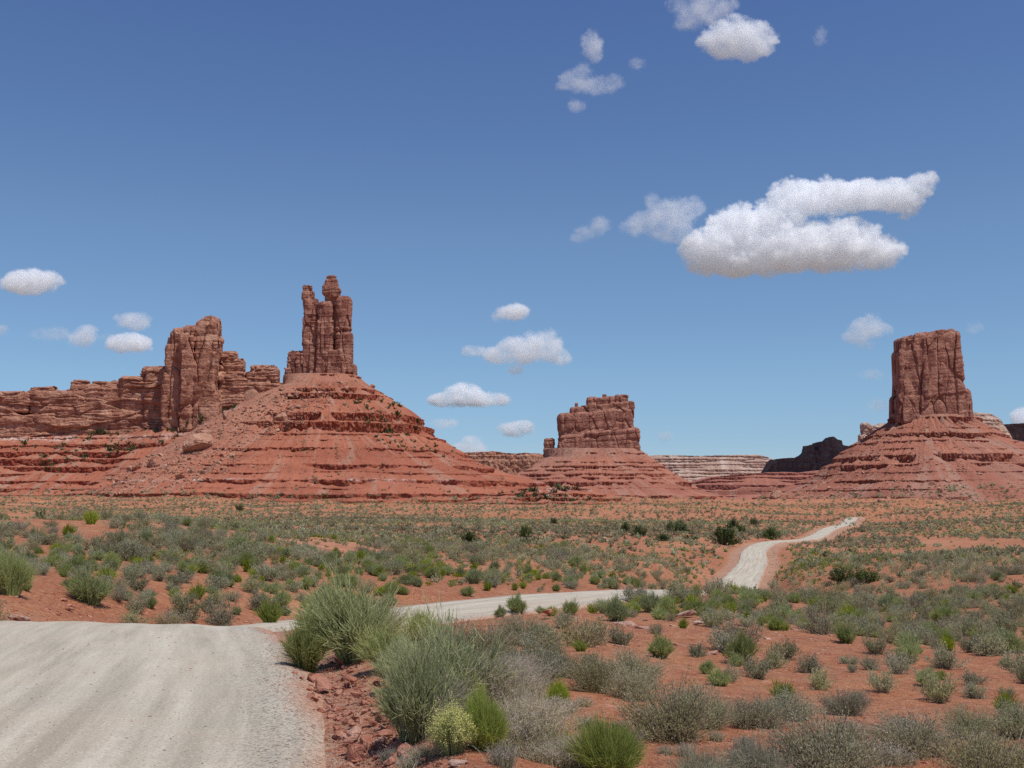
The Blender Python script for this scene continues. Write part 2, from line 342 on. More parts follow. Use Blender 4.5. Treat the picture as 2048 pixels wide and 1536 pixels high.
S20 = RS[np.argmin(np.abs(RP[:, 1] - 20) + np.abs(RP[:, 0] + 7))]; S6 = RS[np.argmin(np.abs(RP[:, 1] - 6.3))]
def ground_z(x, y):
    shp = np.shape(x); x = np.asarray(x, float).ravel(); y = np.asarray(y, float).ravel()
    r = np.hypot(x, y); z = natural(x, y)
    d, side, zr, s = road_near(x, y)
    fade = sstep(3, 14, r)
    z = z + fbm(x / 3.1, y / 3.1, 0, 4, 3) * .13 * fade + fbm(x / 17, y / 17, 0, 4, 5) * np.minimum(.5, r * .006) * fade + fbm(x / .45, y / .45, 0, 3, 9) * .035 * (r < 70)
    z = z + fbm(x / 60, y / 60, 0, 4, 8) * np.clip((r - 120) / 120, 0, 1) * .9 + (fbm(x / 75, y / 40, 3, 4, 18) - .05) * 5.0 * sstep(240, 460, r) * sstep(1500, 900, r)
    nearp = sstep(S20 + 14, S20 - 4, s) * (s > 2)
    # windrow of broken rock along the right edge, cut bank along the left one
    ln = 1 + .35 * fbm(s / 1.1, 0 * s, 0, 3, 31)
    z = z + nearp * np.where(side > 0, .20 * ln * np.exp(-((d - ROADW / 2 - .85) / .55) ** 2), .42 * sstep(S6 + 4, S20, s) * ln * np.exp(-((d - ROADW / 2 - 2.2) / 1.3) ** 2))
    w = sstep(ROADW / 2 - .1, ROADW / 2 + np.where(nearp > .5, np.where(side > 0, 1.0, 1.6 + 3.4 * sstep(S20 - 1, S20 + 6, s)), np.where((side < 0) & (s < S20 + 26), 5.0, 2.6 + r * .008)), d)
    z = z * w + (zr - .07 - .0010 * r) * (1 - w)
    return z.reshape(shp)
th = np.concatenate([np.linspace(-math.pi, -.75, 40)[:-1], np.linspace(-.75, -.52, 60)[:-1], np.linspace(-.52, .52, 900), np.linspace(.52, .75, 60)[1:], np.linspace(.75, math.pi, 40)[1:]])
rr = np.concatenate([np.linspace(.6, 5.0, 16)[:-1], np.exp(np.linspace(math.log(5.0), math.log(60), 430))[:-1], np.exp(np.linspace(math.log(60), math.log(900), 300))[:-1], np.exp(np.linspace(math.log(900), math.log(25000), 50))])
TH, RR = np.meshgrid(th, rr); GX, GY = RR * np.sin(TH), RR * np.cos(TH)
GZ = ground_z(GX, GY)
gpx, gpy = project(GX, GY, GZ)
front = (np.abs(TH) < .6)
def blob(cx, cy, rx, ry): return np.exp(-(((gpx - cx) / rx) ** 2 + ((gpy - cy) / ry) ** 2)) * front
pale = np.clip(blob(640, 1088, 120, 14) + blob(540, 1070, 60, 8) * .7 + blob(740, 1105, 60, 10) + blob(1820, 1215, 50, 18) * .5 + blob(1850, 1085, 120, 6) * .6, 0, 1) * np.clip(.6 + fbm(GX / 4, GY / 4, 0, 3, 77), 0, 1)
gd, gs, gz_, gss = road_near(GX, GY)
gravel = (sstep(ROADW / 2 + 1.0, ROADW / 2 + .1, gd) * (.6 + .4 * fbm(gss / .8, gd / .4, 0, 3, 6))).reshape(GX.shape)
gm = mesh('ground', np.stack([GX, GY, GZ], -1).reshape(-1, 3), grid_quads(len(rr), len(th)), True, {'pale': ('POINT', pale), 'gravel': ('POINT', np.clip(gravel, 0, 1)), 'far': ('POINT', sstep(900, 2500, np.hypot(GX, GY)))})
gm.flip_normals()
ground = tag(link('ground', gm, None, [M['soil']]), kind='structure')

# the road: one sheet along its path
ri = np.arange(6, len(RP) - 2)
us = np.concatenate([np.linspace(-1.12, 1.12, 41)])
rs = RS[ri][:, None]; U = us[None, :] * np.ones_like(rs); S_ = rs * np.ones_like(U)
half = ROADW / 2 * (1 - .38 * sstep(70, 165, RP[ri, 1])[:, None]) * (1 + .035 * fbm(S_ / 2.3, np.sign(U) * 3, 0, 4, 44) * (np.abs(U) > .8))
off = U * half
X = RP[ri, 0][:, None] + RN[ri, 0][:, None] * off; Y = RP[ri, 1][:, None] + RN[ri, 1][:, None] * off
dist = np.hypot(X, Y)
rut = -.022 * sum(np.exp(-((U - c - .05 * fbm(S_ / 14, 0 * U + c, 0, 2, 5)) / .10) ** 2) for c in (-.55, -.12, .2, .62))
Z = RP[ri, 2][:, None] - np.clip(U, -1, 1) * tilt(S_) + .05 * (1 - U ** 2) + rut + .012 * fbm(X / .5, Y / .5, 0, 3, 12) + .05 * fbm(S_ / 6, U, 0, 3, 13) + .010 * vnoise(S_ / .55, U * 2, 0, 14) * (np.abs(U) < .9)
Z = Z - sstep(.93, 1.12, np.abs(U)) * (.10 + .0016 * dist)
edge = sstep(.62, .92, np.abs(U) + .12 * fbm(S_ / 1.5, U * 3, 0, 3, 19))
dirt = np.clip(sstep(.90, 1.06, np.abs(U) + .10 * fbm(S_ / .9, U * 4, 0, 4, 21)) * .9 + .25 * np.clip(fbm(S_ / 9, U * 1.5, 0, 4, 25), 0, 1), 0, 1)
rm = mesh('road', np.stack([X, Y, Z], -1).reshape(-1, 3), grid_quads(len(ri), len(us)), True, {'edge': ('POINT', edge), 'dirt': ('POINT', dirt)})
uvl = rm.uv_layers.new(name='UVMap'); li = np.empty(len(rm.loops), np.int32); rm.loops.foreach_get('vertex_index', li)
uvl.data.foreach_set('uv', np.stack([U.ravel()[li], S_.ravel()[li]], -1).astype(np.float32).ravel())
if rm.polygons[50].normal.z < 0: rm.flip_normals()
road = tag(link('road', rm, None, [M['road']]), kind='structure')
if gm.polygons[len(gm.polygons) // 2].normal.z < 0: gm.flip_normals()

# ------------------------------------------------------------------ rock formations
def surface_nets(D, origin, h):
    nx, ny, nz = D.shape; neg = D < 0
    c = [neg[a:nx - 1 + a, b:ny - 1 + b, k:nz - 1 + k] for a in (0, 1) for b in (0, 1) for k in (0, 1)]
    anyn = c[0].copy(); alln = c[0].copy()
    for q in c[1:]: anyn |= q; alln &= q
    act = anyn & ~alln; ci = np.argwhere(act); idx = np.full(act.shape, -1, np.int64); idx[act] = np.arange(len(ci))
    acc = np.zeros((len(ci), 3)); cnt = np.zeros(len(ci)); cor = [(a, b, k) for a in (0, 1) for b in (0, 1) for k in (0, 1)]
    val = {q: D[ci[:, 0] + q[0], ci[:, 1] + q[1], ci[:, 2] + q[2]].astype(float) for q in cor}
    for p in cor:
        for ax in range(3):
            if p[ax]: continue
            q = list(p); q[ax] = 1; q = tuple(q); a, b = val[p], val[q]; m = (a < 0) != (b < 0)
            t = np.where(m, a / np.where(m, a - b, 1), 0)
            pt = np.tile(np.array(p, float), (len(ci), 1)); pt[:, ax] += t
            acc[m] += pt[m]; cnt[m] += 1
    V = (ci + acc / cnt[:, None]) * h + origin
    Q = []
    for ax in range(3):
        s0 = [slice(1, -1)] * 3; s1 = [slice(1, -1)] * 3; s0[ax] = slice(0, -1); s1[ax] = slice(1, None)
        a = neg[tuple(s0)]; b = neg[tuple(s1)]; e = np.argwhere(a != b); fl = a[tuple(e.T)]
        e = e + 1; e[:, ax] -= 1
        u, v = (ax + 1) % 3, (ax + 2) % 3
        o = lambda du, dv: idx[tuple((e + np.eye(3, dtype=int)[u] * du + np.eye(3, dtype=int)[v] * dv).T)]
        q = np.stack([o(-1, -1), o(0, -1), o(0, 0), o(-1, 0)], -1); q[~fl] = q[~fl][:, ::-1]; Q.append(q)
    Q = np.concatenate(Q); return V, Q[(Q >= 0).all(1)]

def rock_body(name, Y0, blocks, h=.75, mat=None, parent=None, joint=(15, 15, 34), crack=2.4, cell=2.6, strata=1.6, rough=1.5, band=5.0, seed=1, shear=0.0, cols=None):
    """Solid of weathered joint-bounded blocks. Block: x0, x1, y top, y bottom (photo rows), depth centre, half depth, rounding, taper.
    Worked in photo pixels at distance Y0, then carried to metres."""
    B = []
    for b in blocks:
        x0, x1, yt, yb, dc, dh = b[:6]; rd = b[6] if len(b) > 6 else 4.0; tp = b[7] if len(b) > 7 else 0.0; sh = b[8] if len(b) > 8 else shear
        ym = (yt + yb) / 2
        B.append((xe(x0, ym), xe(x1, ym), ze(yb), ze(yt), dc - dh, dc + dh, rd, tp, sh))
    lo = np.array([min(b[0] for b in B), min(b[4] for b in B), min(b[2] for b in B)]) - 9
    hi = np.array([max(b[1] for b in B), max(b[5] for b in B), max(b[3] for b in B)]) + 9
    n = np.ceil((hi - lo) / h).astype(int) + 1
    ax = [lo[k] + h * np.arange(n[k]) for k in range(3)]
    D = np.full(n, 9.0, np.float32)
    for (x0, x1, z0, z1, y0, y1, rd, tp, sh) in B:
        c = np.array([(x0 + x1) / 2, (y0 + y1) / 2, (z0 + z1) / 2]); hh = np.array([(x1 - x0) / 2, (y1 - y0) / 2, (z1 - z0) / 2])
        ext = hh * (1 + abs(tp)) + 8; ext[2] += abs(sh) * hh[0]
        s = [slice(max(0, int((c[k] - ext[k] - lo[k]) / h)), min(n[k], int((c[k] + ext[k] - lo[k]) / h) + 2)) for k in range(3)]
        gx, gy, gz = np.meshgrid(*[ax[k][s[k]] for k in range(3)], indexing='ij', sparse=True)
        zz = gz - c[2] - sh * (gx - c[0]); k = 1 + tp * zz / hh[2]
        rd = min(rd, .9 * hh.min())
        qx = np.abs(gx - c[0]) - hh[0] * k + rd; qy = np.abs(gy - c[1]) - hh[1] * k + rd; qz = np.abs(zz) - hh[2] + rd
        d = np.sqrt(np.maximum(qx, 0) ** 2 + np.maximum(qy, 0) ** 2 + np.maximum(qz, 0) ** 2) + np.minimum(np.maximum(qx, np.maximum(qy, qz)), 0) - rd
        D[tuple(s)] = np.minimum(D[tuple(s)], d)
    m = np.abs(D) < band + 1.0; m[:, int(n[1] * .72):, :] = False; ii = np.argwhere(m); p = (ii * h + lo).astype(np.float32); x, y, z = p.T
    xm = x.mean()
    def shape(x, y, z):
        wx = 5.0 * fbm(x / 30, y / 30, z / 34, 4, seed); wz = 6.0 * fbm(x / 35, y / 35, z / 18, 3, seed + 3); wy = 4.0 * fbm(x / 30, y / 30, z / 34, 4, seed + 5)
        f1, f2, cid = worley((x + wx) / joint[0], (y + wy) / joint[1], (z + wz) / joint[2], seed)
        g1, g2, cid2 = worley((x + wx) / joint[0] * 2.3, (y + wy) / joint[1] * 2.3, (z + wz) / joint[2] * 2.6, seed + 9)
        dd = 1.35 * crack * np.exp(-((f2 - f1) / .08) ** 2) + (cid - .5) * 2 * cell + .14 * crack * np.exp(-((g2 - g1) / .10) ** 2) + (cid2 - .5) * cell * .5
        zb = z + .45 * wz - shear * (x - xm)
        bed = vnoise(zb / 7.0, x / 90, y / 90, seed + 20) + .7 * vnoise(zb / 2.6, x / 50, y / 50, seed + 21)
        dd += .55 * strata * bed + .8 * rough * fbm(x / 11, y / 11, z / 13, 4, seed + 30) + strata * .55 * np.exp(-((vnoise(zb / 11.0, x / 120, y / 120, seed + 22)) / .10) ** 2)
        return np.clip(dd, -band, band)
    D[m] += threaded(shape, [x, y, z])
    V, Q = surface_nets(D, lo, h)
    s = Y0 / F
    W = np.stack([V[:, 0] * s, Y0 + V[:, 1] * s, V[:, 2] * s], -1)
    W[:, [0, 2]] *= (W[:, 1] / Y0)[:, None] ** .5
    return link(name, mesh(name, W, Q[:, ::-1], True), parent, [mat])

def bench(R_, Z, L, f, lip):
    """stepped profile: radius function R_ sampled on height Z is flat (a cliff) below each ledge level in L, sloping in between"""
    g = Z.copy(); led = np.zeros_like(Z)
    for i in range(len(L) - 1):
        top, bot = L[i], L[i + 1]; T = top - bot; ff = f[i]
        inb = (Z <= top) & (Z > bot); cl = inb & (Z > top - ff * T)
        g = np.where(cl, top, np.where(inb, top - (top - ff * T - Z) / np.maximum((1 - ff) * T, 1e-3) * T, g))
        led = np.where(cl & (ff > .06), sstep(top - ff * T - .1 * T, top - ff * T + .12 * T, Z), led)
    return g, led

def talus_cone(name, Y0, pxc, right, left, frontr, ledges, strength, mat, parent=None, nth=900, seed=1, step=1.0, gully=9, streaks=26, white=None, rag=2.2, kind=None, lmask=None, dflank=None):
    s = Y0 / F; xc = xe(pxc, HY)
    th = np.concatenate([np.linspace(-.12 * math.pi, 1.12 * math.pi, nth), np.linspace(1.12 * math.pi, 1.88 * math.pi, 60)[1:-1]])
    zt = max(ze(p[1]) for p in right + left); zb = min(min(ze(p[1]) for p in right + left), frontr[-1][0])
    z = np.arange(zt, zb, -step)
    T_, Z = np.meshgrid(th, z)
    c, sn = np.cos(T_), np.sin(T_)
    lev = []; ff = []
    cn, sc_ = np.cos(T_), np.sin(T_)
    for i, l in enumerate(ledges):
        nz = fbm(cn * 5.5, sc_ * 5.5, i * 7.7, 4, seed + 3); lev.append(l + 3.2 * fbm(cn * 4, sc_ * 4, i * 3.1, 4, seed + 40))
        k_ = strength[i] * (1 + 3.2 * nz)
        if lmask is not None: k_ = k_ * lmask(l, c)
        ff.append(np.clip(k_, 0, .82))
    g, led = bench(None, Z, [*lev, np.full_like(Z, zb - 30)], ff, None)
    def rad(zz):
        a = np.interp(zz.ravel(), *zip(*sorted((ze(p[1]), xe(*p) - xc) for p in right))).reshape(zz.shape)
        b = np.interp(zz.ravel(), *zip(*sorted((ze(p[1]), xc - xe(*p)) for p in left))).reshape(zz.shape)
        f = np.interp(zz.ravel(), *zip(*sorted(frontr))).reshape(zz.shape)
        return np.where(c > 0, a, b) * c * c + f * sn * sn
    depth = (zt - Z) / (zt - zb)
    r = rad(g)
    r = r * (1 + .12 * fbm(cn * gully * .6, sn * gully * .6, Z / 200, 5, seed + 8) * np.minimum(1, depth * 2.5))
    arc = r
    rib = 1 - np.abs(fbm(cn * gully * 1.4, sn * gully * 1.4, Z / 320, 3, seed + 12)) * 2
    r = r + 5.5 * rib * depth * (1 - led)
    ragn = vnoise(T_ * 60, Z / 7, 0, seed + 14) + .7 * vnoise(T_ * 150, Z / 4, 0, seed + 15)
    r = r + led * (rag * 1.25 * ragn + 3.0) + (1 - led) * 2.4 * fbm(T_ * 42, Z / 9, 0, 5, seed + 16, .62)
    x = (xc + r * c); y = -r * sn
    W = np.stack([x * s, Y0 + y * s, Z * s], -1)
    streak = np.clip(sstep(.05, .5, fbm(T_ * streaks + 2.0 * fbm(T_ * 8, Z / 60, 0, 2, seed + 23), Z / 120, 0, 4, seed + 22)) * .8 * (1 - led * .8), 0, 1)
    if dflank is not None: streak = np.clip(np.maximum(streak, dflank(c, Z) * (.55 + .6 * fbm(T_ * 30, Z / 30, 0, 3, seed + 24))), 0, 1) * (1 - led * .6)
    wh = np.zeros_like(Z)
    for (zw, w) in (white or []): wh = np.maximum(wh, np.exp(-((Z - zw - 2 * fbm(T_ * 5, 0 * Z, 0, 2, seed)) / w) ** 2))
    at = {'ledge': ('POINT', led * np.clip(.65 + .5 * ragn, 0, 1)), 'streak': ('POINT', streak), 'white': ('POINT', wh)}
    Q = grid_quads(len(z), len(th), wrap=True)
    V = W.reshape(-1, 3); cap = len(V); V = np.vstack([V, [[xc * s, Y0, zt * s]]])
    k = np.arange(len(th)); tri = np.stack([np.full(len(th), cap), (k + 1) % len(th), k], -1)
    for nm in at: at[nm] = ('POINT', np.append(at[nm][1].ravel(), 0))
    me = mesh(name, V, [Q, tri], True, at)
    if me.polygons[nth // 2].normal.y > 0: me.flip_normals()
    o = link(name, me, parent, [mat])
    if kind: o['kind'] = kind
    return o

def escarpment(name, Y0, sil, base, prof, ledges, strength, mat, parent=None, ns=500, nz=90, seed=1, thick=160, rag=1.6, kind=None, curve=0.0, white=None, jag=1.2, wob=10):
    """a cliff line: sil = top edge (photo px), base = photo row of its foot, prof = [(share of height from the top, distance it stands out, px)]"""
    s = Y0 / F; xs = np.array([xe(*p) for p in sil]); zs = np.array([ze(p[1]) for p in sil]); zb = ze(base)
    X = np.linspace(xs[0], xs[-1], ns); ZT = np.interp(X, xs, zs) + jag * fbm(X / 9, 0 * X, 0, 4, seed)
    t = np.linspace(0, 1, nz)
    XX, TT = np.meshgrid(X, t); Z = ZT[None, :] * (1 - TT) + zb * TT
    lev = []; ff = []
    for i, l in enumerate(ledges):
        lev.append(l + 1.5 * fbm(XX / 120, 0 * XX, i * 3.1, 3, seed + 40)); ff.append(np.clip(strength[i] * (1 + 2.6 * fbm(XX / 70, i * 7.7, 0, 4, seed + 3)), 0, .85))
    g, led = bench(None, Z, [*lev, np.full_like(Z, zb - 30)], ff, None)
    depth = np.clip((ZT[None, :] - g) / np.maximum(ZT[None, :] - zb, 1), 0, 1)
    off = np.interp(depth.ravel(), *zip(*prof)).reshape(Z.shape)
    off = off + wob * fbm(XX / 60, Z / 200, 0, 4, seed + 7) + wob * .35 * (1 - 2 * np.abs(fbm(XX / 24, Z / 160, 0, 3, seed + 8))) + led * (rag * (vnoise(XX / 5, Z / 5, 0, seed + 9) + .7 * vnoise(XX / 2, Z / 2.5, 0, seed + 10)) + 1.0)
    off = off + curve * ((XX - X.mean()) / (X[-1] - X[0]) * 2) ** 2
    Yp = -off
    ring = [np.stack([XX, Yp, Z], -1)]
    for dy, zz in ((thick * .5, ZT + 2 * fbm(X / 14, 0 * X, 4, 3, seed)), (thick, ZT), (thick * 1.4, 0 * ZT + zb)):
        ring.append(np.stack([X, Yp[0] + dy, zz], -1)[None])
    A = np.concatenate([ring[3][:, :, :], ring[2], ring[1], ring[0]], 0)
    streak = np.clip(sstep(.0, .5, fbm(XX / 16, Z / 150, 0, 4, seed + 22)), 0, 1); wh = np.zeros_like(Z)
    for (zw, w) in (white or []): wh = np.maximum(wh, np.exp(-((Z - zw) / w) ** 2))
    pad = lambda a: np.concatenate([np.zeros((3, ns)), a], 0)
    W = np.stack([A[..., 0] * s, Y0 + A[..., 1] * s, A[..., 2] * s], -1)
    me = mesh(name, W.reshape(-1, 3), grid_quads(len(A), ns), True, {'ledge': ('POINT', pad(led)), 'streak': ('POINT', pad(streak)), 'white': ('POINT', pad(wh))})
    if me.polygons[(len(A) // 2) * (ns - 1) + ns // 2].normal.y > 0: me.flip_normals()
    o = link(name, me, parent, [mat])
    if kind: o['kind'] = kind
    return o

def thing_at(name, px, py, Y, label, cat, group=None):
    o = empty(name, (0, 0, 0)); return tag(o, label, cat, group)   # parts below carry world coordinates

# --- the butte with twin spires
left_butte = thing_at('spire_butte', 650, 1000, 700, 'red layered butte carrying a pair of tall thin spires, one topped by a balanced boulder', 'butte')
talus_cone('talus_slope', 700, 650,
    right=[(716, 752), (740, 772), (787, 800), (832, 830), (866, 862), (900, 893), (952, 925), (1010, 948), (1080, 968), (1150, 988), (1210, 1004), (1260, 1018)],
    left=[(568, 772), (548, 780), (500, 800), (440, 838), (390, 872), (320, 915), (250, 960), (170, 1000), (90, 1018)],
    frontr=[(252, 44), (215, 100), (190, 130), (150, 195), (120, 235), (80, 310), (45, 390), (10, 480), (-20, 560)],
    ledges=[246, 215, 204, 189, 161, 142, 119, 106, 90, 76, 60, 46, 33, 20, 10, 0], strength=[.05, .5, .8, .0, .75, .55, .16, .04, .20, .05, .30, .10, .34, .12, .4, .2],
    mat=M['talus'], parent=left_butte, nth=1250, seed=3, white=[(148, 2.0), (180, 6), (32, 2)], lmask=lambda l, c: np.where(l > 70, sstep(-.62, -.25, c) * 1.15, .75 + .5 * sstep(-.6, .2, c)), dflank=lambda c, Z: sstep(-.25, -.6, c) * sstep(20, 90, Z) + sstep(215, 235, Z) * .8)
rock_body('shoulder_rock', 700, [(573, 607, 704, 780, 2, 16, 6, -.06), (580, 606, 701, 730, 4, 12, 5), (569, 585, 735, 785, -2, 15, 5)], .9, M['spire'], left_butte, seed=4, joint=(13, 13, 22))
rock_body('slender_spire', 700, [(605, 642, 680, 785, 2, 18, 6, -.04), (605, 638, 632, 695, 2, 14, 5), (607, 636, 598, 640, 0, 13, 6, .1), (604, 628, 582, 602, 0, 11, 6), (606, 624, 570, 584, 0, 9, 4)], .9, M['spire'], left_butte, seed=5, joint=(14, 14, 60), cell=1.3)
main = rock_body('broad_spire', 700, [(632, 668, 640, 785, -6, 20, 8, -.05), (635, 669, 604, 668, -5, 18, 11, -.06), (670, 706, 663, 752, -2, 22, 10, -.03), (671, 703, 592, 668, -1, 19, 11, -.02), (620, 700, 612, 785, 4, 14, 6), (650, 680, 594, 640, 10, 9, 6), (690, 714, 728, 768, 2, 18, 6, -.1), (655, 690, 700, 785, -8, 22, 6, -.05)], .9, M['spire'], left_butte, seed=6, joint=(19, 22, 95), cell=1.9, crack=1.8)
rock_body('balanced_boulder', 700, [(646, 680, 572, 595, 0, 15, 6, -.04, -.15), (649, 676, 558, 584, 0, 14, 5, -.12), (650, 678, 588, 614, 3, 13, 5)], .6, M['spire'], left_butte, seed=7, joint=(13, 13, 20), cell=1.5, crack=1.0)
rock_body('capstone', 700, [(653, 671, 551, 565, 0, 8, 4)], .6, M['spire'], left_butte, seed=8, cell=1.0, crack=1.0)
# --- the long mesa with its block tower
mesa_top = thing_at('long_mesa', 300, 1000, 960, 'long orange sandstone mesa with a massive square block tower rising from it', 'mesa')
escarpment('talus_slope', 960, [(-420, 880), (-200, 876), (0, 872), (180, 872), (260, 866), (310, 848), (345, 826), (420, 822), (500, 800), (580, 786), (660, 786), (760, 800)], 1008,
    [(0, 0), (.5, 130), (1, 300)], [124, 108, 92, 78, 62, 48, 34, 20, 8], [.15, .4, .55, .4, .55, .35, .3, .25, .2], M['talus'], mesa_top, ns=900, nz=170, seed=12, thick=200, rag=2.2, wob=16, white=[(122, 7)])
rock_body('cliff_band', 960, [(-230, 110, 826, 885, 30, 34, 6), (90, 300, 826, 885, 36, 34, 6), (-230, -60, 782, 830, 38, 34, 10), (-80, 60, 784, 830, 32, 34, 10), (55, 170, 778, 832, 36, 34, 10), (150, 262, 768, 832, 44, 36, 12), (235, 300, 752, 850, 40, 36, 10), (285, 345, 735, 862, 36, 40, 12),
    (50, 105, 770, 790, 40, 20, 7), (135, 170, 759, 782, 44, 20, 6), (176, 245, 761, 778, 46, 22, 6), (275, 330, 729, 750, 50, 22, 7), (285, 340, 842, 880, 20, 40, 8)], 1.0, M['mesa'], mesa_top, seed=13, joint=(95, 60, 17), cell=3.4, crack=1.5, strata=2.2, band=8, rough=3.2)
rock_body('block_tower', 960, [(333, 372, 690, 868, -14, 40, 9, -.05), (365, 398, 672, 868, -24, 44, 9, -.03), (392, 442, 676, 868, -20, 46, 10, -.03), (345, 404, 660, 700, -8, 40, 12, .0), (372, 436, 650, 700, -12, 38, 10, 0, .25), (396, 438, 643, 690, -12, 36, 9), (405, 437, 636, 666, -10, 30, 8), (338, 360, 672, 710, -4, 30, 9),
    (400, 452, 780, 868, -28, 40, 12, -.2)], 1.0, M['mesa'], mesa_top, seed=14, joint=(31, 32, 130), cell=4.0, crack=3.0, strata=1.5, band=8, rough=2.6)
rock_body('stepped_ridge', 960, [(436, 492, 742, 850, 8, 40, 10), (440, 472, 700, 750, 16, 26, 8), (455, 487, 716, 750, 18, 26, 8), (480, 530, 764, 850, 8, 36, 10), (488, 520, 742, 775, 20, 24, 7), (508, 556, 735, 800, 16, 26, 6), (520, 600, 765, 850, 12, 32, 9), (500, 552, 730, 748, 18, 20, 5)], 1.0, M['mesa'], mesa_top, seed=15, joint=(48, 40, 11), cell=2.6, strata=2.6, crack=1.6, rough=2.4, band=7)
# --- the middle butte
mid = thing_at('castle_butte', 1200, 1000, 1500, 'smaller dark red butte with a wide castle-like block and a lone pillar beside it', 'butte')
talus_cone('talus_slope', 1500, 1195,
    right=[(1277, 898), (1300, 915), (1335, 940), (1370, 962), (1400, 982), (1450, 996), (1520, 1006)], left=[(1090, 915), (1060, 936), (1020, 955), (960, 980), (880, 1000), (820, 1008)],
    frontr=[(105, 30), (85, 60), (60, 110), (30, 190), (0, 290), (-10, 330)], ledges=[92, 74, 66, 58, 50, 42, 34, 22, 8], strength=[.05, .25, .4, .2, .45, .3, .6, .08, .1], mat=M['talus_far'], parent=mid, nth=620, seed=22, dflank=lambda c, Z: sstep(75, 95, Z) + .7 * sstep(-.3, -.7, c) * sstep(40, 60, Z))
rock_body('castle_block', 1500, [(1116, 1172, 868, 922, 0, 28, 8, -.03), (1166, 1278, 858, 915, 2, 30, 8, -.02), (1116, 1200, 824, 876, 4, 24, 10, .03), (1180, 1267, 818, 872, 4, 24, 8, .0), (1140, 1200, 812, 830, 6, 18, 5), (1174, 1268, 806, 826, 6, 20, 5), (1174, 1229, 794, 812, 6, 14, 5), (1230, 1257, 789, 810, 6, 13, 4), (1270, 1279, 860, 905, 2, 20, 4)],
    .85, M['spire'], mid, seed=23, joint=(22, 20, 40), cell=1.8, crack=1.6, strata=1.3, rough=1.1, band=4.5, shear=.07)
rock_body('pillar', 1500, [(1087, 1110, 876, 925, 0, 9, 5, -.05), (1100, 1122, 895, 925, 2, 10, 5)], .6, M['spire'], mid, seed=24, joint=(12, 12, 20), cell=1.0, crack=1.0, rough=.8, shear=0)
for (cx, y0, y1, w) in ((1153, 805, 815, 3.2), (1209, 788, 796, 4.0)):
    rock_body('perched_rock', 1500, [(cx - w, cx + w, y0, y1, 6, w, 2.0)], .5, M['spire'], mid, seed=int(cx), joint=(9, 9, 9), crack=.4, cell=.4, strata=.3, rough=.4, band=2)
# --- the tower butte
rb = thing_at('tower_butte', 1860, 1000, 1000, 'red talus cone crowned by one massive leaning square tower of dark rock', 'butte')
talus_cone('talus_slope', 1000, 1860,
    right=[(1938, 828), (1962, 844), (1986, 860), (2000, 873), (2032, 887), (2064, 902), (2130, 945), (2220, 980), (2320, 1004), (2400, 1015)], left=[(1783, 840), (1745, 868), (1705, 895), (1668, 930), (1650, 958), (1600, 985), (1545, 1003), (1470, 1016)],
    frontr=[(170, 50), (140, 90), (105, 150), (70, 225), (40, 330), (5, 480), (-15, 560)], ledges=[162, 140, 128, 112, 96, 84, 66, 50, 34, 18, 4], strength=[.35, .1, .45, .15, .08, .5, .3, .08, .12, .1, .2], mat=M['talus_far'], parent=rb, nth=900, seed=32, streaks=14, dflank=lambda c, Z: sstep(150, 165, Z) + .8 * np.exp(-((c - .08) / .10) ** 2))
rock_body('square_tower', 1000, [(1792, 1914, 672, 798, 2, 46, 8, -.075, .14), (1836, 1917, 668, 798, -6, 46, 9, -.09, .14), (1794, 1905, 668, 704, 3, 44, 6, 0, .17), (1790, 1850, 700, 796, -1, 44, 8, .0, .1), (1785, 1870, 790, 850, -2, 52, 8, -.03, .04), (1850, 1934, 782, 850, -4, 52, 8, -.05, .04)],
    1.0, M['spire'], rb, seed=33, joint=(23, 28, 110), cell=3.0, crack=2.6, strata=1.0, band=6.5, shear=.1)
# --- what stands behind
o = escarpment('pale_slickrock_dome', 1300, [(1890, 850), (1925, 833), (1950, 825), (1978, 827), (1996, 835), (2007, 848), (2013, 866), (2018, 892)], 905, [(0, 0), (.3, 20), (.31, 24), (.6, 34), (1, 50)], [170, 160, 152, 146, 136, 124], [.3, .5, .5, .5, .3, .3], M['pale_rock'], ns=240, nz=90, seed=41, thick=80, rag=1.5, wob=6)
tag(o, 'pale cream slickrock dome peeping out behind the tower butte talus', 'rock dome')
o = rock_body('pale_rock_outcrop', 1300, [(1722, 1742, 846, 905, 0, 14, 5), (1738, 1765, 851, 910, 2, 16, 6), (1755, 1830, 846, 910, 8, 16, 8), (1716, 1730, 868, 910, -4, 14, 5)], .7, M['pale_rock'], None, seed=42, joint=(16, 16, 14), cell=1.6, crack=1.4)
tag(o, 'small pale knobbly outcrop on the skyline where the tower butte slope meets the dark ridge', 'outcrop')
o = escarpment('striped_mesa', 3200, [(1180, 914), (1270, 912), (1330, 910), (1400, 912), (1470, 910), (1515, 909), (1540, 916), (1556, 928), (1580, 940), (1680, 950), (1760, 950)], 1003, [(0, 0), (.2, 12), (.6, 40), (1, 90)], [88, 82, 77, 71, 66, 60, 54, 47, 41, 33, 22], [.4, .6, .4, .6, .5, .6, .4, .6, .4, .3, .3], M['striped'], ns=900, nz=120, seed=43, thick=300, rag=.9, wob=7, jag=.7)
tag(o, 'far flat-topped mesa of thin cream and brown stripes in the gap between the buttes', 'mesa')
o = escarpment('red_bench', 2300, [(1290, 1000), (1345, 985), (1385, 966), (1430, 953), (1500, 947), (1560, 944), (1600, 946), (1640, 941), (1662, 952), (1690, 978), (1720, 996)], 1006, [(0, 0), (.40, 22), (.42, 26), (.72, 30), (1, 60)], [54, 46, 38, 30, 18, 8], [.3, .4, .5, .75, .1, .1], M['red_far'], ns=600, nz=90, seed=44, thick=120, rag=1.4, wob=7)
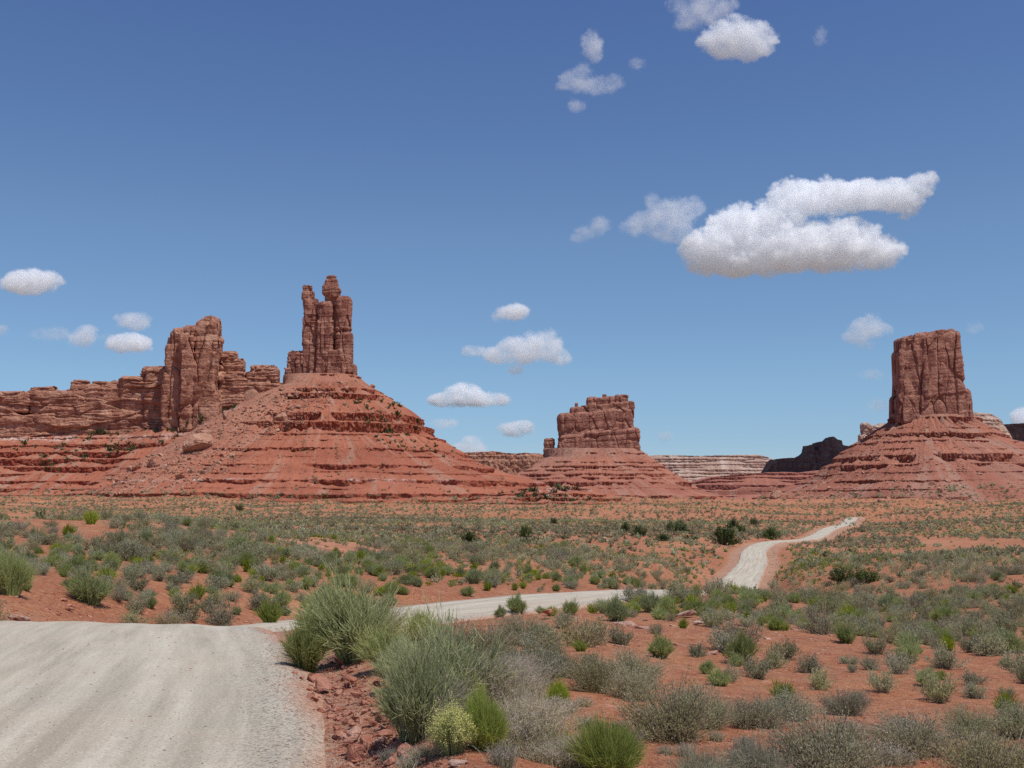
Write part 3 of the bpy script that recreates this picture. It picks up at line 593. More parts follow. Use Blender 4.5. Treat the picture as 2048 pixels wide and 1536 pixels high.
tag(o, 'low red bench with a shadowed cliff foot lying below the striped mesa', 'mesa')
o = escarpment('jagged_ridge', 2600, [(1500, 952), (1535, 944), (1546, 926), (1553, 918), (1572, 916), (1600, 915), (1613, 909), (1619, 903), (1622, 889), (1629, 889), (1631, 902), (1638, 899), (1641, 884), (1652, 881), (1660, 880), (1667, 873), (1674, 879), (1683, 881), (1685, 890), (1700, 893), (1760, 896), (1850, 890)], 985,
    [(0, 0), (.5, 10), (.52, 26), (1, 80)], [112, 98, 86, 72, 56], [.5, .4, .7, .7, .3], M['shaded_rock'], ns=700, nz=80, seed=45, thick=60, rag=1.2, wob=6, jag=.5)
tag(o, 'dark jagged ridge in cloud shadow with a tiny needle and a blocky summit', 'ridge')
o = escarpment('cliff_mesa', 2600, [(850, 910), (930, 905), (960, 904), (985, 902), (1005, 905), (1030, 907), (1056, 906), (1078, 907), (1092, 912), (1110, 930), (1180, 950)], 1000, [(0, 0), (.08, 4), (.42, 9), (1, 110)], [96, 88, 78, 40, 20], [.5, .6, .8, .3, .3], M['mesa'], ns=400, nz=80, seed=46, thick=160, rag=1.6, wob=9)
tag(o, 'distant cliff-edged mesa seen low between the spire butte and the castle butte', 'mesa')
o = escarpment('terraced_mesa', 1900, [(1900, 880), (1960, 858), (1985, 850), (2012, 848), (2048, 846), (2120, 845), (2300, 846), (2500, 850)], 990, [(0, 0), (.5, 40), (1, 120)], [152, 144, 136, 128, 118, 108, 90, 60], [.5, .6, .6, .6, .5, .5, .3, .3], M['shaded_rock'], ns=400, nz=110, seed=47, thick=200, rag=1.4, wob=8)
tag(o, 'shadowed terraced mesa cut by the picture edge beyond the tower butte', 'mesa')
# --- low spurs at the foot of the twin-spire butte
o = talus_cone('spur_hill', 560, 1130, [(1165, 974), (1200, 985), (1250, 996), (1330, 1010), (1420, 1024)], [(1060, 974), (1000, 985), (900, 1005), (760, 1024)], [(26, 16), (18, 50), (8, 90), (-4, 130), (-16, 190)], [22, 12, 4, -5, -12], [.2, .5, .55, .5, .4], M['talus'], None, nth=700, seed=52, step=.6, rag=1.8, white=[(20, 5), (8, 2)], kind='structure')
o = talus_cone('low_hill', 480, 780, [(900, 1010), (1000, 1020), (1100, 1034)], [(650, 1010), (520, 1020), (380, 1034)], [(-8, 30), (-14, 60), (-22, 100), (-30, 140)], [-10, -17, -23], [.5, .5, .4], M['talus'], None, nth=600, seed=53, step=.5, rag=1.5, kind='structure')

# ------------------------------------------------------------------ clouds: soft white mist grown round a swarm of points, with a few thin veils
ct = NT('cloud vapour'); d_ = ct.n('BsdfDiffuse', Color=(.99, .99, .99, 1), Roughness=0); t_ = ct.n('BsdfTranslucent', Color=(.99, .99, .99, 1))
M['cloud'] = ct.out(ct.n('MixShader', i0=.03, i1=ct.n('BsdfTransparent').outputs[0], i2=ct.n('MixShader', i0=.5, i1=d_.outputs[0], i2=t_.outputs[0]).outputs[0]).outputs[0])
vm = NT('cloud mist'); vs_ = vm.n('VolumeScatter', Color=(1, 1, 1, 1), Anisotropy=0.0)
psc = vm.math('DIVIDE', F, vm.n('SeparateXYZ', Vector=vm.n('ObjectInfo').outputs['Location']).outputs[1])       # one photo pixel at the cloud's distance
nz_ = vm.noise(vm.n('VectorMath', _operation='SCALE', i0=vm.pos(), Scale=psc).outputs[0], 1 / 27.0, 4, .6)
vm.t.links.new(vm.math('MULTIPLY', vm.math('MULTIPLY', vm.n('VolumeInfo').outputs['Density'], vm.math('MULTIPLY', psc, vm.math('MULTIPLY', .11, vm.n('SeparateXYZ', Vector=vm.n('ObjectInfo').outputs['Color']).outputs[0]))), vm.ramp(nz_, [(.33, 0.0), (.64, 1.0)])), vs_.inputs['Density'])
vm.t.links.new(vs_.outputs[0], vm.t.nodes.new('ShaderNodeOutputMaterial').inputs['Volume'])
def mist(cloud_, C, radius, vox):
    """the body of a cloud: a volume grown round its points"""
    src = bpy.data.objects.new('mist_points', mesh('mist_points', C, np.zeros((0, 4), np.int32)))
    ng = bpy.data.node_groups.new('cloud_mist', 'GeometryNodeTree')
    for d in ('INPUT', 'OUTPUT'): ng.interface.new_socket('Geometry', in_out=d, socket_type='NodeSocketGeometry')
    oi, b, mp, pv, sm = [ng.nodes.new(k) for k in ('GeometryNodeObjectInfo', 'NodeGroupOutput', 'GeometryNodeMeshToPoints', 'GeometryNodePointsToVolume', 'GeometryNodeSetMaterial')]
    oi.inputs['Object'].default_value = src; pv.resolution_mode = 'VOXEL_SIZE'; pv.inputs['Voxel Size'].default_value = vox; pv.inputs['Radius'].default_value = radius; pv.inputs['Density'].default_value = 1
    sm.inputs['Material'].default_value = vm.m; L = ng.links.new
    L(oi.outputs['Geometry'], mp.inputs[0]); L(mp.outputs[0], pv.inputs[0]); L(pv.outputs[0], sm.inputs[0]); L(sm.outputs[0], b.inputs[0])
    v = bpy.data.volumes.new('mist'); v.materials.append(vm.m); o = bpy.data.objects.new('mist', v); col.objects.link(o); o.parent = cloud_
    o.modifiers.new('mist', 'NODES').node_group = ng; return o
def cloud(label, puffs, Y=None, dens=1.0, fl=1.35, seed=0, group='fair weather clouds'):
    """puffs: (px, py, half width, half height, weight) in photo pixels"""
    g = np.random.default_rng(seed + 900); pts = []; nor = []
    ym = np.mean([p[1] for p in puffs]); Y = Y or min(26000, 2600 / max(.1, (HY - ym) / F))
    for q in puffs:
        px, py, rx, ry = q[:4]; w = q[4] if len(q) > 4 else 1.0
        rz = (rx + ry) / 2
        n = int(dens * w * 11.0 * rx * ry / fl ** 2 * 3.6)
        v = g.normal(size=(n, 3)); v /= np.linalg.norm(v, axis=1)[:, None]; rad = g.random(n) ** .40
        u = v.copy(); v *= rad[:, None]
        x = px + v[:, 0] * rx * 1.15; z = py - v[:, 2] * ry * 1.15; y = v[:, 1] * rz
        nz = fbm(x / 30, z / 20, y / 24, 5, seed + 3, .6)
        m = (1 - rad ** 1.6) * 1.15 + nz * 1.3 - .18 > g.random(n) * .75
        x, y, z, u = x[m], y[m], z[m], u[m]
        k = min(8.0, .25 * ry)
        pts.append(np.stack([x + k * 1.9 * fbm(x / 13, z / 9, y / 12, 4, seed + 51, .65), y + k * fbm(x / 13, z / 9, y / 12, 3, seed + 61), z + k * 1.1 * fbm(x / 13, z / 9, y / 12, 4, seed + 71, .65)], -1)); nor.append(u)
    p = np.concatenate(pts); N = np.concatenate(nor) + g.normal(size=(len(p), 3)) * .4; N /= np.linalg.norm(N, axis=1)[:, None]
    s = Y / F
    d0 = CP - (768 - p[:, 2]) / F * SP; d1 = SP + (768 - p[:, 2]) / F * CP
    C = np.stack([(p[:, 0] - 1024) / d0 * s, Y + p[:, 1] * s, F * d1 / d0 * s], -1)
    o0 = C.mean(0); k = g.permutation(len(C))[:max(14, int(sum(q[2] * q[3] for q in puffs) / 70))]
    a = np.cross(N[k], g.normal(size=(len(k), 3))); a /= np.linalg.norm(a, axis=1)[:, None]; b = np.cross(N[k], a); sz = g.uniform(11, 17, (len(k), 1)) * s
    V = np.stack([C[k] + a * sz, C[k] + b * sz, C[k] - a * sz, C[k] - b * sz], 1).reshape(-1, 3) - o0
    o = link('cloud', mesh('cloud', V, np.arange(4 * len(k)).reshape(-1, 4), False), None, [M['cloud']]); o.location = o0
    th = float(np.interp(dens * np.mean([q[4] if len(q) > 4 else 1 for q in puffs]), [.2, .55, .8, 1.0], [.10, .22, .5, 1.0]))   # thin shreds are thin
    mist(o, C - o0, 5.0 * s, 2.7 * s).color = (th, th, th, 1)
    return tag(o, label, 'cloud', group)
cloud('largest cloud, a bright double-decked cumulus with a pointed upper arm', [(1440, 502, 72, 44), (1500, 468, 82, 54), (1560, 500, 85, 46), (1625, 492, 70, 44), (1690, 490, 72, 46), (1755, 505, 48, 30), (1480, 525, 85, 24), (1590, 515, 100, 28), (1560, 430, 55, 34), (1600, 398, 62, 38), (1655, 393, 55, 34), (1720, 390, 62, 27), (1785, 392, 48, 28), (1815, 408, 28, 26, .7), (1838, 375, 30, 22, .8), (1858, 356, 14, 14, .6)], dens=1.25, seed=1)
cloud('ragged grey-white cloud just beside the largest cloud, with a thin hook above it', [(1290, 452, 44, 26, .8), (1345, 428, 50, 28, .8), (1335, 462, 50, 20, .7), (1375, 415, 30, 20, .7), (1368, 475, 30, 16, .6), (1305, 405, 12, 20, .3)], dens=.8, seed=2)
cloud('slanting wisp farther out from the ragged cloud, like a small tilted feather', [(1205, 448, 24, 13, .7), (1180, 462, 30, 10, .5), (1160, 475, 16, 8, .4)], dens=.8, seed=3)
cloud('broken cloud touching the top edge of the picture', [(1415, 22, 42, 28, .8), (1380, 40, 34, 20, .6), (1450, 15, 24, 20, .6), (1360, 10, 28, 18, .3)], dens=.8, seed=4)
cloud('soft round cloud hanging directly below the one at the top edge', [(1470, 75, 56, 36), (1505, 80, 42, 34), (1440, 85, 40, 22), (1495, 105, 26, 18, .6)], dens=.95, seed=5)
cloud('low spread-out wispy cloud under a tall little puff', [(1150, 165, 40, 18, .7), (1190, 170, 46, 15, .6), (1165, 148, 22, 16, .6), (1225, 165, 22, 14, .4)], dens=.8, seed=6)
cloud('tall little puff standing over the spread-out wisp', [(1183, 92, 18, 26, .8), (1190, 108, 14, 18, .6)], dens=.85, seed=7)
cloud('tiny scrap of cloud below the spread-out wisp', [(1148, 213, 20, 10, .5)], dens=.7, seed=8)
cloud('tiny scrap of cloud level with and beside the tall little puff', [(1275, 127, 16, 9, .5)], dens=.7, seed=9)
cloud('faint speck of cloud alone beside the soft round cloud at the top', [(1640, 72, 13, 16, .35)], dens=.7, seed=10)
cloud('flat oval cloud alone over the long mesa by the picture edge', [(60, 565, 58, 20), (75, 558, 40, 16), (40, 568, 34, 14)], dens=.95, seed=11)
cloud('upper one of two small ovals stacked near the block tower', [(268, 642, 38, 15, .9), (280, 650, 26, 9, .7)], dens=.85, seed=12)
cloud('lower and brighter one of two small ovals stacked near the block tower', [(266, 688, 44, 19), (280, 684, 28, 14)], dens=.95, seed=13)
cloud('small puff with a pointed top next to the two stacked ovals', [(165, 676, 30, 18, .9), (176, 664, 16, 13, .7)], dens=.85, seed=14)
cloud('thin veil of cloud between the pointed puff and the picture edge', [(100, 668, 40, 12, .3), (215, 672, 22, 9, .2)], dens=.7, seed=15)
cloud('sliver of cloud cut by the picture edge above the long mesa', [(2, 660, 14, 12, .6)], dens=.8, seed=16)
cloud('small oval cloud right above the larger humped cloud, high over the castle butte', [(1022, 628, 34, 16), (1035, 624, 22, 13)], dens=.95, seed=17)
cloud('bright humped cloud with a thin tail, above and beside the castle butte', [(1085, 690, 40, 32), (1040, 700, 48, 24), (1000, 710, 36, 14, .8), (1115, 712, 26, 18), (950, 702, 24, 9, .4), (1028, 740, 16, 7, .35)], dens=1.05, seed=18)
cloud('flat-based cloud with a tall hump floating beyond the spire butte slope', [(930, 788, 36, 18), (905, 800, 44, 11), (975, 799, 46, 11), (940, 800, 70, 9)], dens=1.05, seed=19)
cloud('little smooth cloud low over the cliff mesa', [(1030, 858, 34, 13), (1045, 853, 22, 9)], dens=.95, seed=20)
cloud('cloud top rising from behind the spire butte slope', [(942, 886, 16, 11), (935, 898, 36, 13), (890, 848, 26, 8, .25)], dens=1.0, Y=18000, seed=21)
cloud('star-shaped ragged cloud beside the square tower', [(1735, 655, 36, 20, .9), (1745, 640, 18, 18, .8), (1720, 672, 30, 13, .7), (1765, 660, 16, 12, .6), (1735, 690, 18, 7, .4)], dens=.9, seed=22)
cloud('tiny cloud over the striped mesa', [(1330, 873, 15, 7, .8)], dens=.85, seed=23)
cloud('faint ring-like scrap low against the square tower', [(1760, 810, 20, 11, .35)], dens=.7, seed=24)
cloud('thin pale streak between the ragged star cloud and the ring-like scrap', [(1745, 750, 28, 7, .35)], dens=.7, seed=27)
cloud('bright cloud edge behind the terraced mesa at the picture edge', [(2046, 832, 18, 14), (2060, 840, 30, 16)], dens=.95, Y=18000, seed=25)
cloud('faint puff on the far side of the square tower', [(1950, 653, 13, 11, .35)], dens=.7, seed=26)
# the cloud overhead whose shadow lies on the ridge and the terraced mesa
def shade_cloud(targets, alt, seed):
    g = np.random.default_rng(seed); pts = []
    for (x, y, z, rx, ry) in targets:
        k = (alt - z) / SUN_DIR.z; c = np.array([x + SUN_DIR.x * k, y + SUN_DIR.y * k, alt])
        n = int(rx * ry / 90); v = g.normal(size=(n, 3)); v /= np.linalg.norm(v, axis=1)[:, None]; v *= (g.random(n) ** .4)[:, None]
        pts.append(c + v * np.array([rx, ry, 120]))
    C = np.concatenate(pts); n = len(C); a = g.normal(size=(n, 3)); a /= np.linalg.norm(a, axis=1)[:, None]; b = np.cross(a, g.normal(size=(n, 3))); b /= np.linalg.norm(b, axis=1)[:, None]
    sz = g.uniform(12, 30, n)[:, None]; o0 = C.mean(0); M['cloud_thick'] = NT('thick cloud').principled((.95, .95, .95))
    V = (np.stack([C + a * sz, C + b * sz, C - a * sz, C - b * sz], 1) - o0).reshape(-1, 3)
    o = link('cloud', mesh('cloud', V, np.arange(4 * n).reshape(-1, 4), False), None, [M['cloud_thick']]); o.location = o0
    return tag(o, 'high white cloud above the jagged ridge, throwing its shadow on it', 'cloud', 'fair weather clouds')
shade_cloud([(760, 2640, 80, 150, 190), (670, 2600, 60, 110, 160), (840, 2500, 80, 150, 200), (900, 2100, 100, 150, 280), (960, 1900, 100, 120, 220)], 2600, 5)

# ------------------------------------------------------------------ plants: prototypes
def unit(v): return v / np.maximum(np.linalg.norm(v, axis=-1, keepdims=True), 1e-9)
def leafs(c, a, l, w, g):
    """diamond leaves: centre, axis, length, width"""
    n = len(c); o = c * np.array([1, 1, .6]); s = unit(np.cross(a, unit(unit(o) + np.array([0, 0, .9]) + g.normal(size=(n, 3)) * .55))); l = np.broadcast_to(l, n)[:, None]; w = np.broadcast_to(w, n)[:, None]
    return np.stack([c - a * l / 2, c + s * w / 2 + a * l * .1, c + a * l / 2, c - s * w / 2 + a * l * .1], 1).reshape(-1, 3), np.arange(4 * n).reshape(-1, 4)
def ribbons(pts, w0, w1, g):
    """pts (n, k, 3): thin ribbons along polylines, tapering from w0 to w1"""
    n, k, _ = pts.shape; t = unit(np.gradient(pts, axis=1)); s = unit(np.cross(t, unit(pts.mean(1, keepdims=True) * np.array([1, 1, .4])) + np.array([0, 0, .8]) + g.normal(size=(n, 1, 3)) * .6))
    w = (w0 + (w1 - w0) * np.linspace(0, 1, k))[None, :, None] * np.ones((n, 1, 1)) / 2
    V = np.stack([pts - s * w, pts + s * w], 2).reshape(-1, 3)
    b = (np.arange(n)[:, None] * k + np.arange(k - 1)[None]) * 2
    return V, np.stack([b, b + 1, b + 3, b + 2], -1).reshape(-1, 4)
def bez(a, b, c, t): t = t[..., None]; return (1 - t) ** 2 * a + 2 * t * (1 - t) * b + t * t * c
def join(parts):
    V = []; Q = []; o = 0
    for v, q in parts: V.append(v); Q.append(q + o); o += len(v)
    return np.concatenate(V), np.concatenate(Q)
def tinted(name, vq, g, lo=0, hi=1, pw=1.0):
    V, Q = vq; return mesh(name, V, Q, False, {'tint': ('FACE', lo + (hi - lo) * g.random(len(Q)) ** pw)})
def bushy(seed, W, H, nb, nl, ll, lw, clus=16, inner=.42, up=.35, spread=.20, flat=.75):
    """twiggy dome: returns (foliage geometry, twig geometry) in metres, width W, height H"""
    g = np.random.default_rng(seed)
    az = g.random(clus) * 2 * math.pi; el = np.arcsin(g.random(clus) ** .8 * .97 + .02); rr_ = g.uniform(.62, 1.05, clus)
    K = np.stack([np.cos(az) * np.cos(el) * rr_ * W / 2, np.sin(az) * np.cos(el) * rr_ * W / 2, (np.sin(el) * flat + .22) * rr_ * H], -1)
    k = g.integers(0, clus, nb); E = K[k] + g.normal(size=(nb, 3)) * np.array([W * spread * .5, W * spread * .5, H * spread * .55]); E[:, 2] = np.maximum(E[:, 2], .06 * H)
    A = g.normal(size=(nb, 3)) * np.array([W * .06, W * .06, 0]); A[:, 2] = -.05
    B = A * .5 + E * .5 + g.normal(size=(nb, 3)) * W * .05 + np.array([0, 0, -.06 * H])
    tt = np.linspace(0, 1, 5)[None, :] * np.ones((nb, 1))
    tw = ribbons(bez(A[:, None], B[:, None], E[:, None], tt), .012 * W, .003 * W, g)
    i = g.integers(0, nb, nl); t = inner + (1 - inner) * g.random(nl) ** .6
    c = bez(A[i], B[i], E[i], t) + g.normal(size=(nl, 3)) * W * .028
    c[:, 2] = np.maximum(c[:, 2], .02)
    a = unit(unit(E[i] - B[i]) + g.normal(size=(nl, 3)) * .55 + np.array([0, 0, up]))
    fo = leafs(c, a, ll * g.uniform(.6, 1.3, nl), lw * g.uniform(.7, 1.2, nl), g)
    return fo, tw
def broom(seed, W, H, n, w, sub=5, fan=1.0, droop=.0, nseg=4, base=.16):
    """many thin upright stems fanning from the base"""
    g = np.random.default_rng(seed)
    az = g.random(n) * 2 * math.pi; el = np.arccos(np.clip(g.random(n) ** .75 * fan, 0, 1)); el = math.pi / 2 - el
    th_ = g.random(n) ** .6 * fan
    ca = g.random(11) * 6.283; ck = np.abs((az[:, None] - ca[None] + math.pi) % (2 * math.pi) - math.pi).argmin(1); cl = g.uniform(.62, 1.12, 11)
    L = g.uniform(.60, 1.10, n) * cl[ck] * (1 + .25 * (g.random(n) < .05)); az = az + ((ca[ck] - az + math.pi) % (2 * math.pi) - math.pi) * .35
    A = np.stack([np.cos(az) * W * base * th_, np.sin(az) * W * base * th_, 0 * az - .03], -1)
    E = np.stack([np.cos(az) * W / 2 * th_ * L, np.sin(az) * W / 2 * th_ * L, H * L * np.sqrt(np.maximum(.10, 1 - .82 * th_ ** 2))], -1)
    E += g.normal(size=(n, 3)) * W * .025
    B = A * .55 + E * .45 + np.stack([0 * az, 0 * az, H * .16 * th_], -1) + g.normal(size=(n, 3)) * W * .02
    if droop: E[:, 2] -= droop * H * th_; E[:, :2] *= 1 + droop * .4; B[:, 2] += droop * H * .5
    tt = np.linspace(0, 1, nseg)[None, :] * np.ones((n, 1))
    parts = [ribbons(bez(A[:, None], B[:, None], E[:, None], tt), w * 1.25, w * .6, g)]
    if sub:
        m = n * sub; i = g.integers(0, n, m); t = g.uniform(.35, .95, m); s = bez(A[i], B[i], E[i], t)
        d = unit(unit(E[i] - B[i]) + g.normal(size=(m, 3)) * .33 + np.array([0, 0, .15])) * (g.uniform(.12, .30, m) * H)[:, None]
        parts.append(ribbons(np.stack([s, s + d * .5 + g.normal(size=(m, 3)) * .01 * H, s + d], 1), w * .9, w * .45, g))
    return join(parts), E
def tuft(seed, W, H, n, w, droop=.5, heads=0, hs_=.02):
    g = np.random.default_rng(seed)
    az = g.random(n) * 2 * math.pi; th_ = g.random(n) ** .7; L = g.uniform(.55, 1.05, n)
    A = np.stack([g.normal(size=n) * W * .16, g.normal(size=n) * W * .16, 0 * az - .02], -1)
    o = np.stack([np.cos(az), np.sin(az), 0 * az], -1)
    B = A + o * (W * .18 * th_)[:, None] + np.stack([0 * az, 0 * az, H * .62 * L], -1)
    E = A + o * (W * .46 * th_ * L)[:, None] + np.stack([0 * az, 0 * az, H * L * (1 - droop * th_)], -1)
    tt = np.linspace(0, 1, 5)[None, :] * np.ones((n, 1))
    P_ = ribbons(bez(A[:, None], B[:, None], E[:, None], tt), w * 1.2, w * .4, g); hd = None
    if heads:
        m = n * heads; i = g.integers(0, n, m); c = bez(A[i], B[i], E[i], g.uniform(.72, 1.0, m)) + g.normal(size=(m, 3)) * hs_ * .7
        hd = leafs(c, unit(g.normal(size=(m, 3)) + (E[i] - B[i]) * 2), hs_ * g.uniform(.6, 1.4, m), hs_ * .4, g)
    return P_, hd
G7 = np.random.default_rng(77)
# each kind: list of size-1 m prototypes; hero = [(part name, mesh, material)], small = one mesh
def small_mesh(name, parts):
    """[(geometry, material, share of tint)] joined into one mesh with material slots"""
    V, Q = join([p[0] for p in parts]); mi = np.concatenate([np.full(len(p[0][1]), k) for k, p in enumerate(parts)])
    me = mesh(name, V, Q, False, {'tint': ('FACE', G7.random(len(Q)))}, mi)
    for p in parts: me.materials.append(p[1])
    return me
HERO = {}; SMALL = {}
def hero(kind, parts): 
    out = []
    for nm, vq, m in parts:
        me = tinted(kind + '_' + nm, vq, G7); me.materials.append(m); out.append((nm, me))
    HERO.setdefault(kind, []).append(out)
for s in range(3):
    fo, tw = bushy(100 + s, 1, .62, 420, 13000, .030, .010, clus=28, inner=.34); hero('sagebrush', [('foliage', fo, M['sage']), ('twigs', tw, M['twig'])])
    fo, tw = bushy(120 + s, 1, .58, 430, 14500, .027, .0105, clus=34, inner=.30, up=.9); hero('blackbrush', [('foliage', fo, M['black']), ('twigs', tw, M['twig'])])
for s in range(2):
    st, _ = broom(140 + s, 1, .86, 430, .0085, 9); hero('joint_fir', [('stems', st, M['joint'])])
    st, _ = broom(150 + s, 1, .72, 1500, .006, 4); hero('rabbitbrush', [('stems', st, M['rabbit'])])
    st, _ = broom(160 + s, 1, .72, 2600, .0060, 2, nseg=4, base=.2); hero('green_broom', [('stems', st, M['snake'])])
    bl, hd = tuft(170 + s, 1, .75, 1500, .005, .35, 5, .020); hero('dry_grass', [('blades', bl, M['straw']), ('seed_heads', hd, M['dry'])])
    bl, hd = tuft(180 + s, 1, .62, 1300, .006, .75); hero('bunch_grass', [('blades', bl, M['straw'])])
st, E_ = broom(190, 1, .75, 700, .006, 3); g_ = np.random.default_rng(3); cc = np.repeat(E_, 7, 0) + g_.normal(size=(len(E_) * 7, 3)) * .03
hero('yellow_bush', [('stems', st, M['rabbit']), ('flowers', leafs(cc, unit(g_.normal(size=cc.shape)), .028, .018, g_), M['yellow'])])
for s in range(7):
    fo, tw = bushy(200 + s, 1, .58, 130, 1900, .056, .023, clus=18, inner=.30); SMALL.setdefault('sagebrush', []).append(small_mesh('sagebrush', [(fo, M['sage']), (tw, M['twig'])]))
    fo, tw = bushy(220 + s, 1, .54, 160, 1800, .052, .018, clus=18, inner=.26, up=.8); SMALL.setdefault('blackbrush', []).append(small_mesh('blackbrush', [(fo, M['black']), (tw, M['twig'])]))
for s in range(3):
    st, _ = broom(240 + s, 1, .54, 560, .0105, 5); SMALL.setdefault('rabbitbrush', []).append(small_mesh('rabbitbrush', [(st, M['rabbit'])]))
    st, _ = broom(250 + s, 1, .62, 420, .018, 1); SMALL.setdefault('green_broom', []).append(small_mesh('green_broom', [(st, M['snake'])]))
    st, _ = broom(255 + s, 1, .85, 200, .016, 5); SMALL.setdefault('joint_fir', []).append(small_mesh('joint_fir', [(st, M['joint'])]))
    bl, hd = tuft(260 + s, 1, .6, 260, .018, .35, 3, .05); SMALL.setdefault('dry_grass', []).append(small_mesh('dry_grass', [(bl, M['straw']), (hd, M['dry'])]))
LOD = {}
for k, (nb, nl, ll, lw) in {'sagebrush': (24, 190, .15, .075), 'blackbrush': (40, 150, .14, .06)}.items():
    for s in range(4):
        fo, tw = bushy(300 + s, 1, .60, nb, nl, ll, lw, clus=10, inner=.35); LOD.setdefault(k, []).append(fo)
for s in range(3): LOD.setdefault('rabbitbrush', []).append(bushy(320 + s, 1, .56, 40, 190, .17, .05, clus=12, inner=.3, up=1.2)[0]); LOD.setdefault('green_broom', []).append(bushy(330 + s, 1, .56, 40, 170, .17, .05, clus=12, inner=.3, up=1.2)[0])
TINY = {}
for k in ('sagebrush', 'blackbrush', 'rabbitbrush', 'green_broom'):
    for s in range(4): TINY.setdefault(k, []).append(bushy(350 + s + len(k), 1, .55, 22, 52, .24, .17, clus=9, inner=.2, up=.2)[0])

# ------------------------------------------------------------------ where things stand
bpy.context.view_layer.update(); dg = bpy.context.evaluated_depsgraph_get()
def hit(px, py):
    d = ray(px, py).normalized(); ok, loc, nor, i, ob, _ = scene.ray_cast(dg, Vector((0, 0, 0)), d)
    return (loc, nor, ob) if ok else (P(px, py, 500), Vector((0, 0, 1)), None)
ZONES = [(40, 'close to the gravel road shoulder'), (0, '')]
def poly_mask(px, py, pts):
    inside = np.zeros(len(px), bool); n = len(pts)
    for i in range(n):
        (x1, y1), (x2, y2) = pts[i], pts[(i + 1) % n]
        c = ((y1 > py) != (y2 > py)) & (px < (x2 - x1) * (py - y1) / (y2 - y1 + 1e-9) + x1); inside ^= c
    return inside
def place_hero(kind, variant, px, py, wpx, label, group=None, hscale=1.0, cat='shrub', lean=0.0, name=None):
    loc, nor, _ = hit(px, min(py, 1534)) if py <= 1535 else (None, None, None)
    if loc is None:
        d = 1.86 / ((py - HY) / F); x, z = (px - 1024) / F * d, 0; loc = Vector((x, d, float(ground_z(np.array([x]), np.array([d]))[0])))
    w = wpx / F * loc.y
    o = empty(name or kind, loc, random.uniform(0, 6.28)); o.scale = (w, w, w * hscale); tag(o, label, cat, group)
    for nm, me in HERO[kind][variant % len(HERO[kind])]: link(nm, me, o)
    o.rotation_euler[0] = lean; OCC.append((loc.x, loc.y, w * .42)); return o
def place_small(kind, variant, px, py, wpx, label, group=None, hscale=1.0, cat='shrub'):
    loc, nor, _ = hit(px, py); w = wpx / F * loc.y
    o = link(kind, SMALL[kind][variant % len(SMALL[kind])]); o.location = loc; o.scale = (w, w, w * hscale); o.rotation_euler = (0, 0, random.uniform(0, 6.28))
    OCC.append((loc.x, loc.y, w * .45)); return tag(o, label, cat, group)
OCC = []
# big plants beside the road, by the foot of each in the photograph: x, y, width
place_hero('joint_fir', 0, 612, 1340, 120, 'small dark green joint fir over the gravel edge at the end of the rubble', hscale=1.0)
place_hero('joint_fir', 1, 655, 1292, 150, 'bright green joint fir on the road bank where the road drops out of sight', hscale=.95)
place_hero('joint_fir', 0, 715, 1318, 210, 'large grey green joint fir full of pale dead stems, behind the rubble windrow', hscale=.80)
place_hero('dry_grass', 0, 735, 1300, 150, 'purple grey seed grass growing through the joint fir behind the rubble windrow', hscale=1.0, cat='grass tuft')
place_hero('joint_fir', 1, 842, 1292, 125, 'round fan-shaped joint fir standing against the pale second stretch of road', hscale=.62)
place_hero('joint_fir', 0, 800, 1375, 130, 'loose olive joint fir between the two big clumps along the windrow', hscale=.8)
place_hero('joint_fir', 1, 835, 1480, 200, 'big joint fir with arching stems right beside the rubble windrow', hscale=1.05)
place_hero('joint_fir', 0, 905, 1425, 230, 'tallest green joint fir in the middle of the roadside thicket', hscale=.85)
place_hero('dry_grass', 1, 965, 1440, 210, 'lavender grey seed grass filling the middle of the roadside thicket', hscale=.9, cat='grass tuft')
place_hero('dry_grass', 0, 870, 1465, 150, 'mauve seed grass tangled in the big joint fir beside the windrow', hscale=1.1, cat='grass tuft')
place_hero('blackbrush', 0, 955, 1322, 165, 'reddish twiggy blackbrush hiding the near edge of the second road stretch', hscale=.85)
place_hero('sagebrush', 1, 1045, 1290, 130, 'grey sagebrush clump just below the second road stretch', hscale=.75)
place_hero('sagebrush', 0, 1065, 1370, 150, 'grey sagebrush at the back edge of the roadside thicket', hscale=.8)
place_hero('sagebrush', 2, 1125, 1355, 110, 'smaller grey sagebrush tucked behind the roadside thicket', hscale=.8)
place_hero('green_broom', 0, 972, 1500, 112, 'vivid green broom bush in front of the roadside thicket', hscale=1.35)
place_hero('yellow_bush', 0, 905, 1505, 118, 'yellow flowering bush pressed against the vivid green broom', hscale=1.05)
place_hero('green_broom', 1, 1113, 1420, 58, 'small upright yellow green broom alone on bare red soil', hscale=1.3)
place_hero('dry_grass', 1, 1060, 1500, 190, 'dense purple brown seed grass patch next to the vivid green broom', hscale=.85, cat='grass tuft')
place_hero('dry_grass', 0, 1000, 1545, 170, 'purple seed grass at the picture foot below the vivid green broom', hscale=.6, cat='grass tuft')
place_hero('dry_grass', 1, 1125, 1530, 170, 'thin reddish seed grass spreading from the purple patch over the soil', hscale=.5, cat='grass tuft')
place_hero('green_broom', 1, 1215, 1575, 165, 'round bright green broom cut off by the picture foot', hscale=.9)
place_hero('blackbrush', 1, 1195, 1385, 125, 'grey blackbrush with dark base standing before the open red soil', hscale=1.0)
place_hero('sagebrush', 2, 1262, 1372, 130, 'sagebrush with greener centre behind the largest twiggy bush', hscale=.9)
place_hero('blackbrush', 2, 1345, 1478, 205, 'largest twiggy grey bush with a black hollow at its foot', hscale=.95)
place_hero('blackbrush', 0, 1270, 1400, 120, 'olive twiggy bush joined to the back of the largest twiggy bush', hscale=.9)
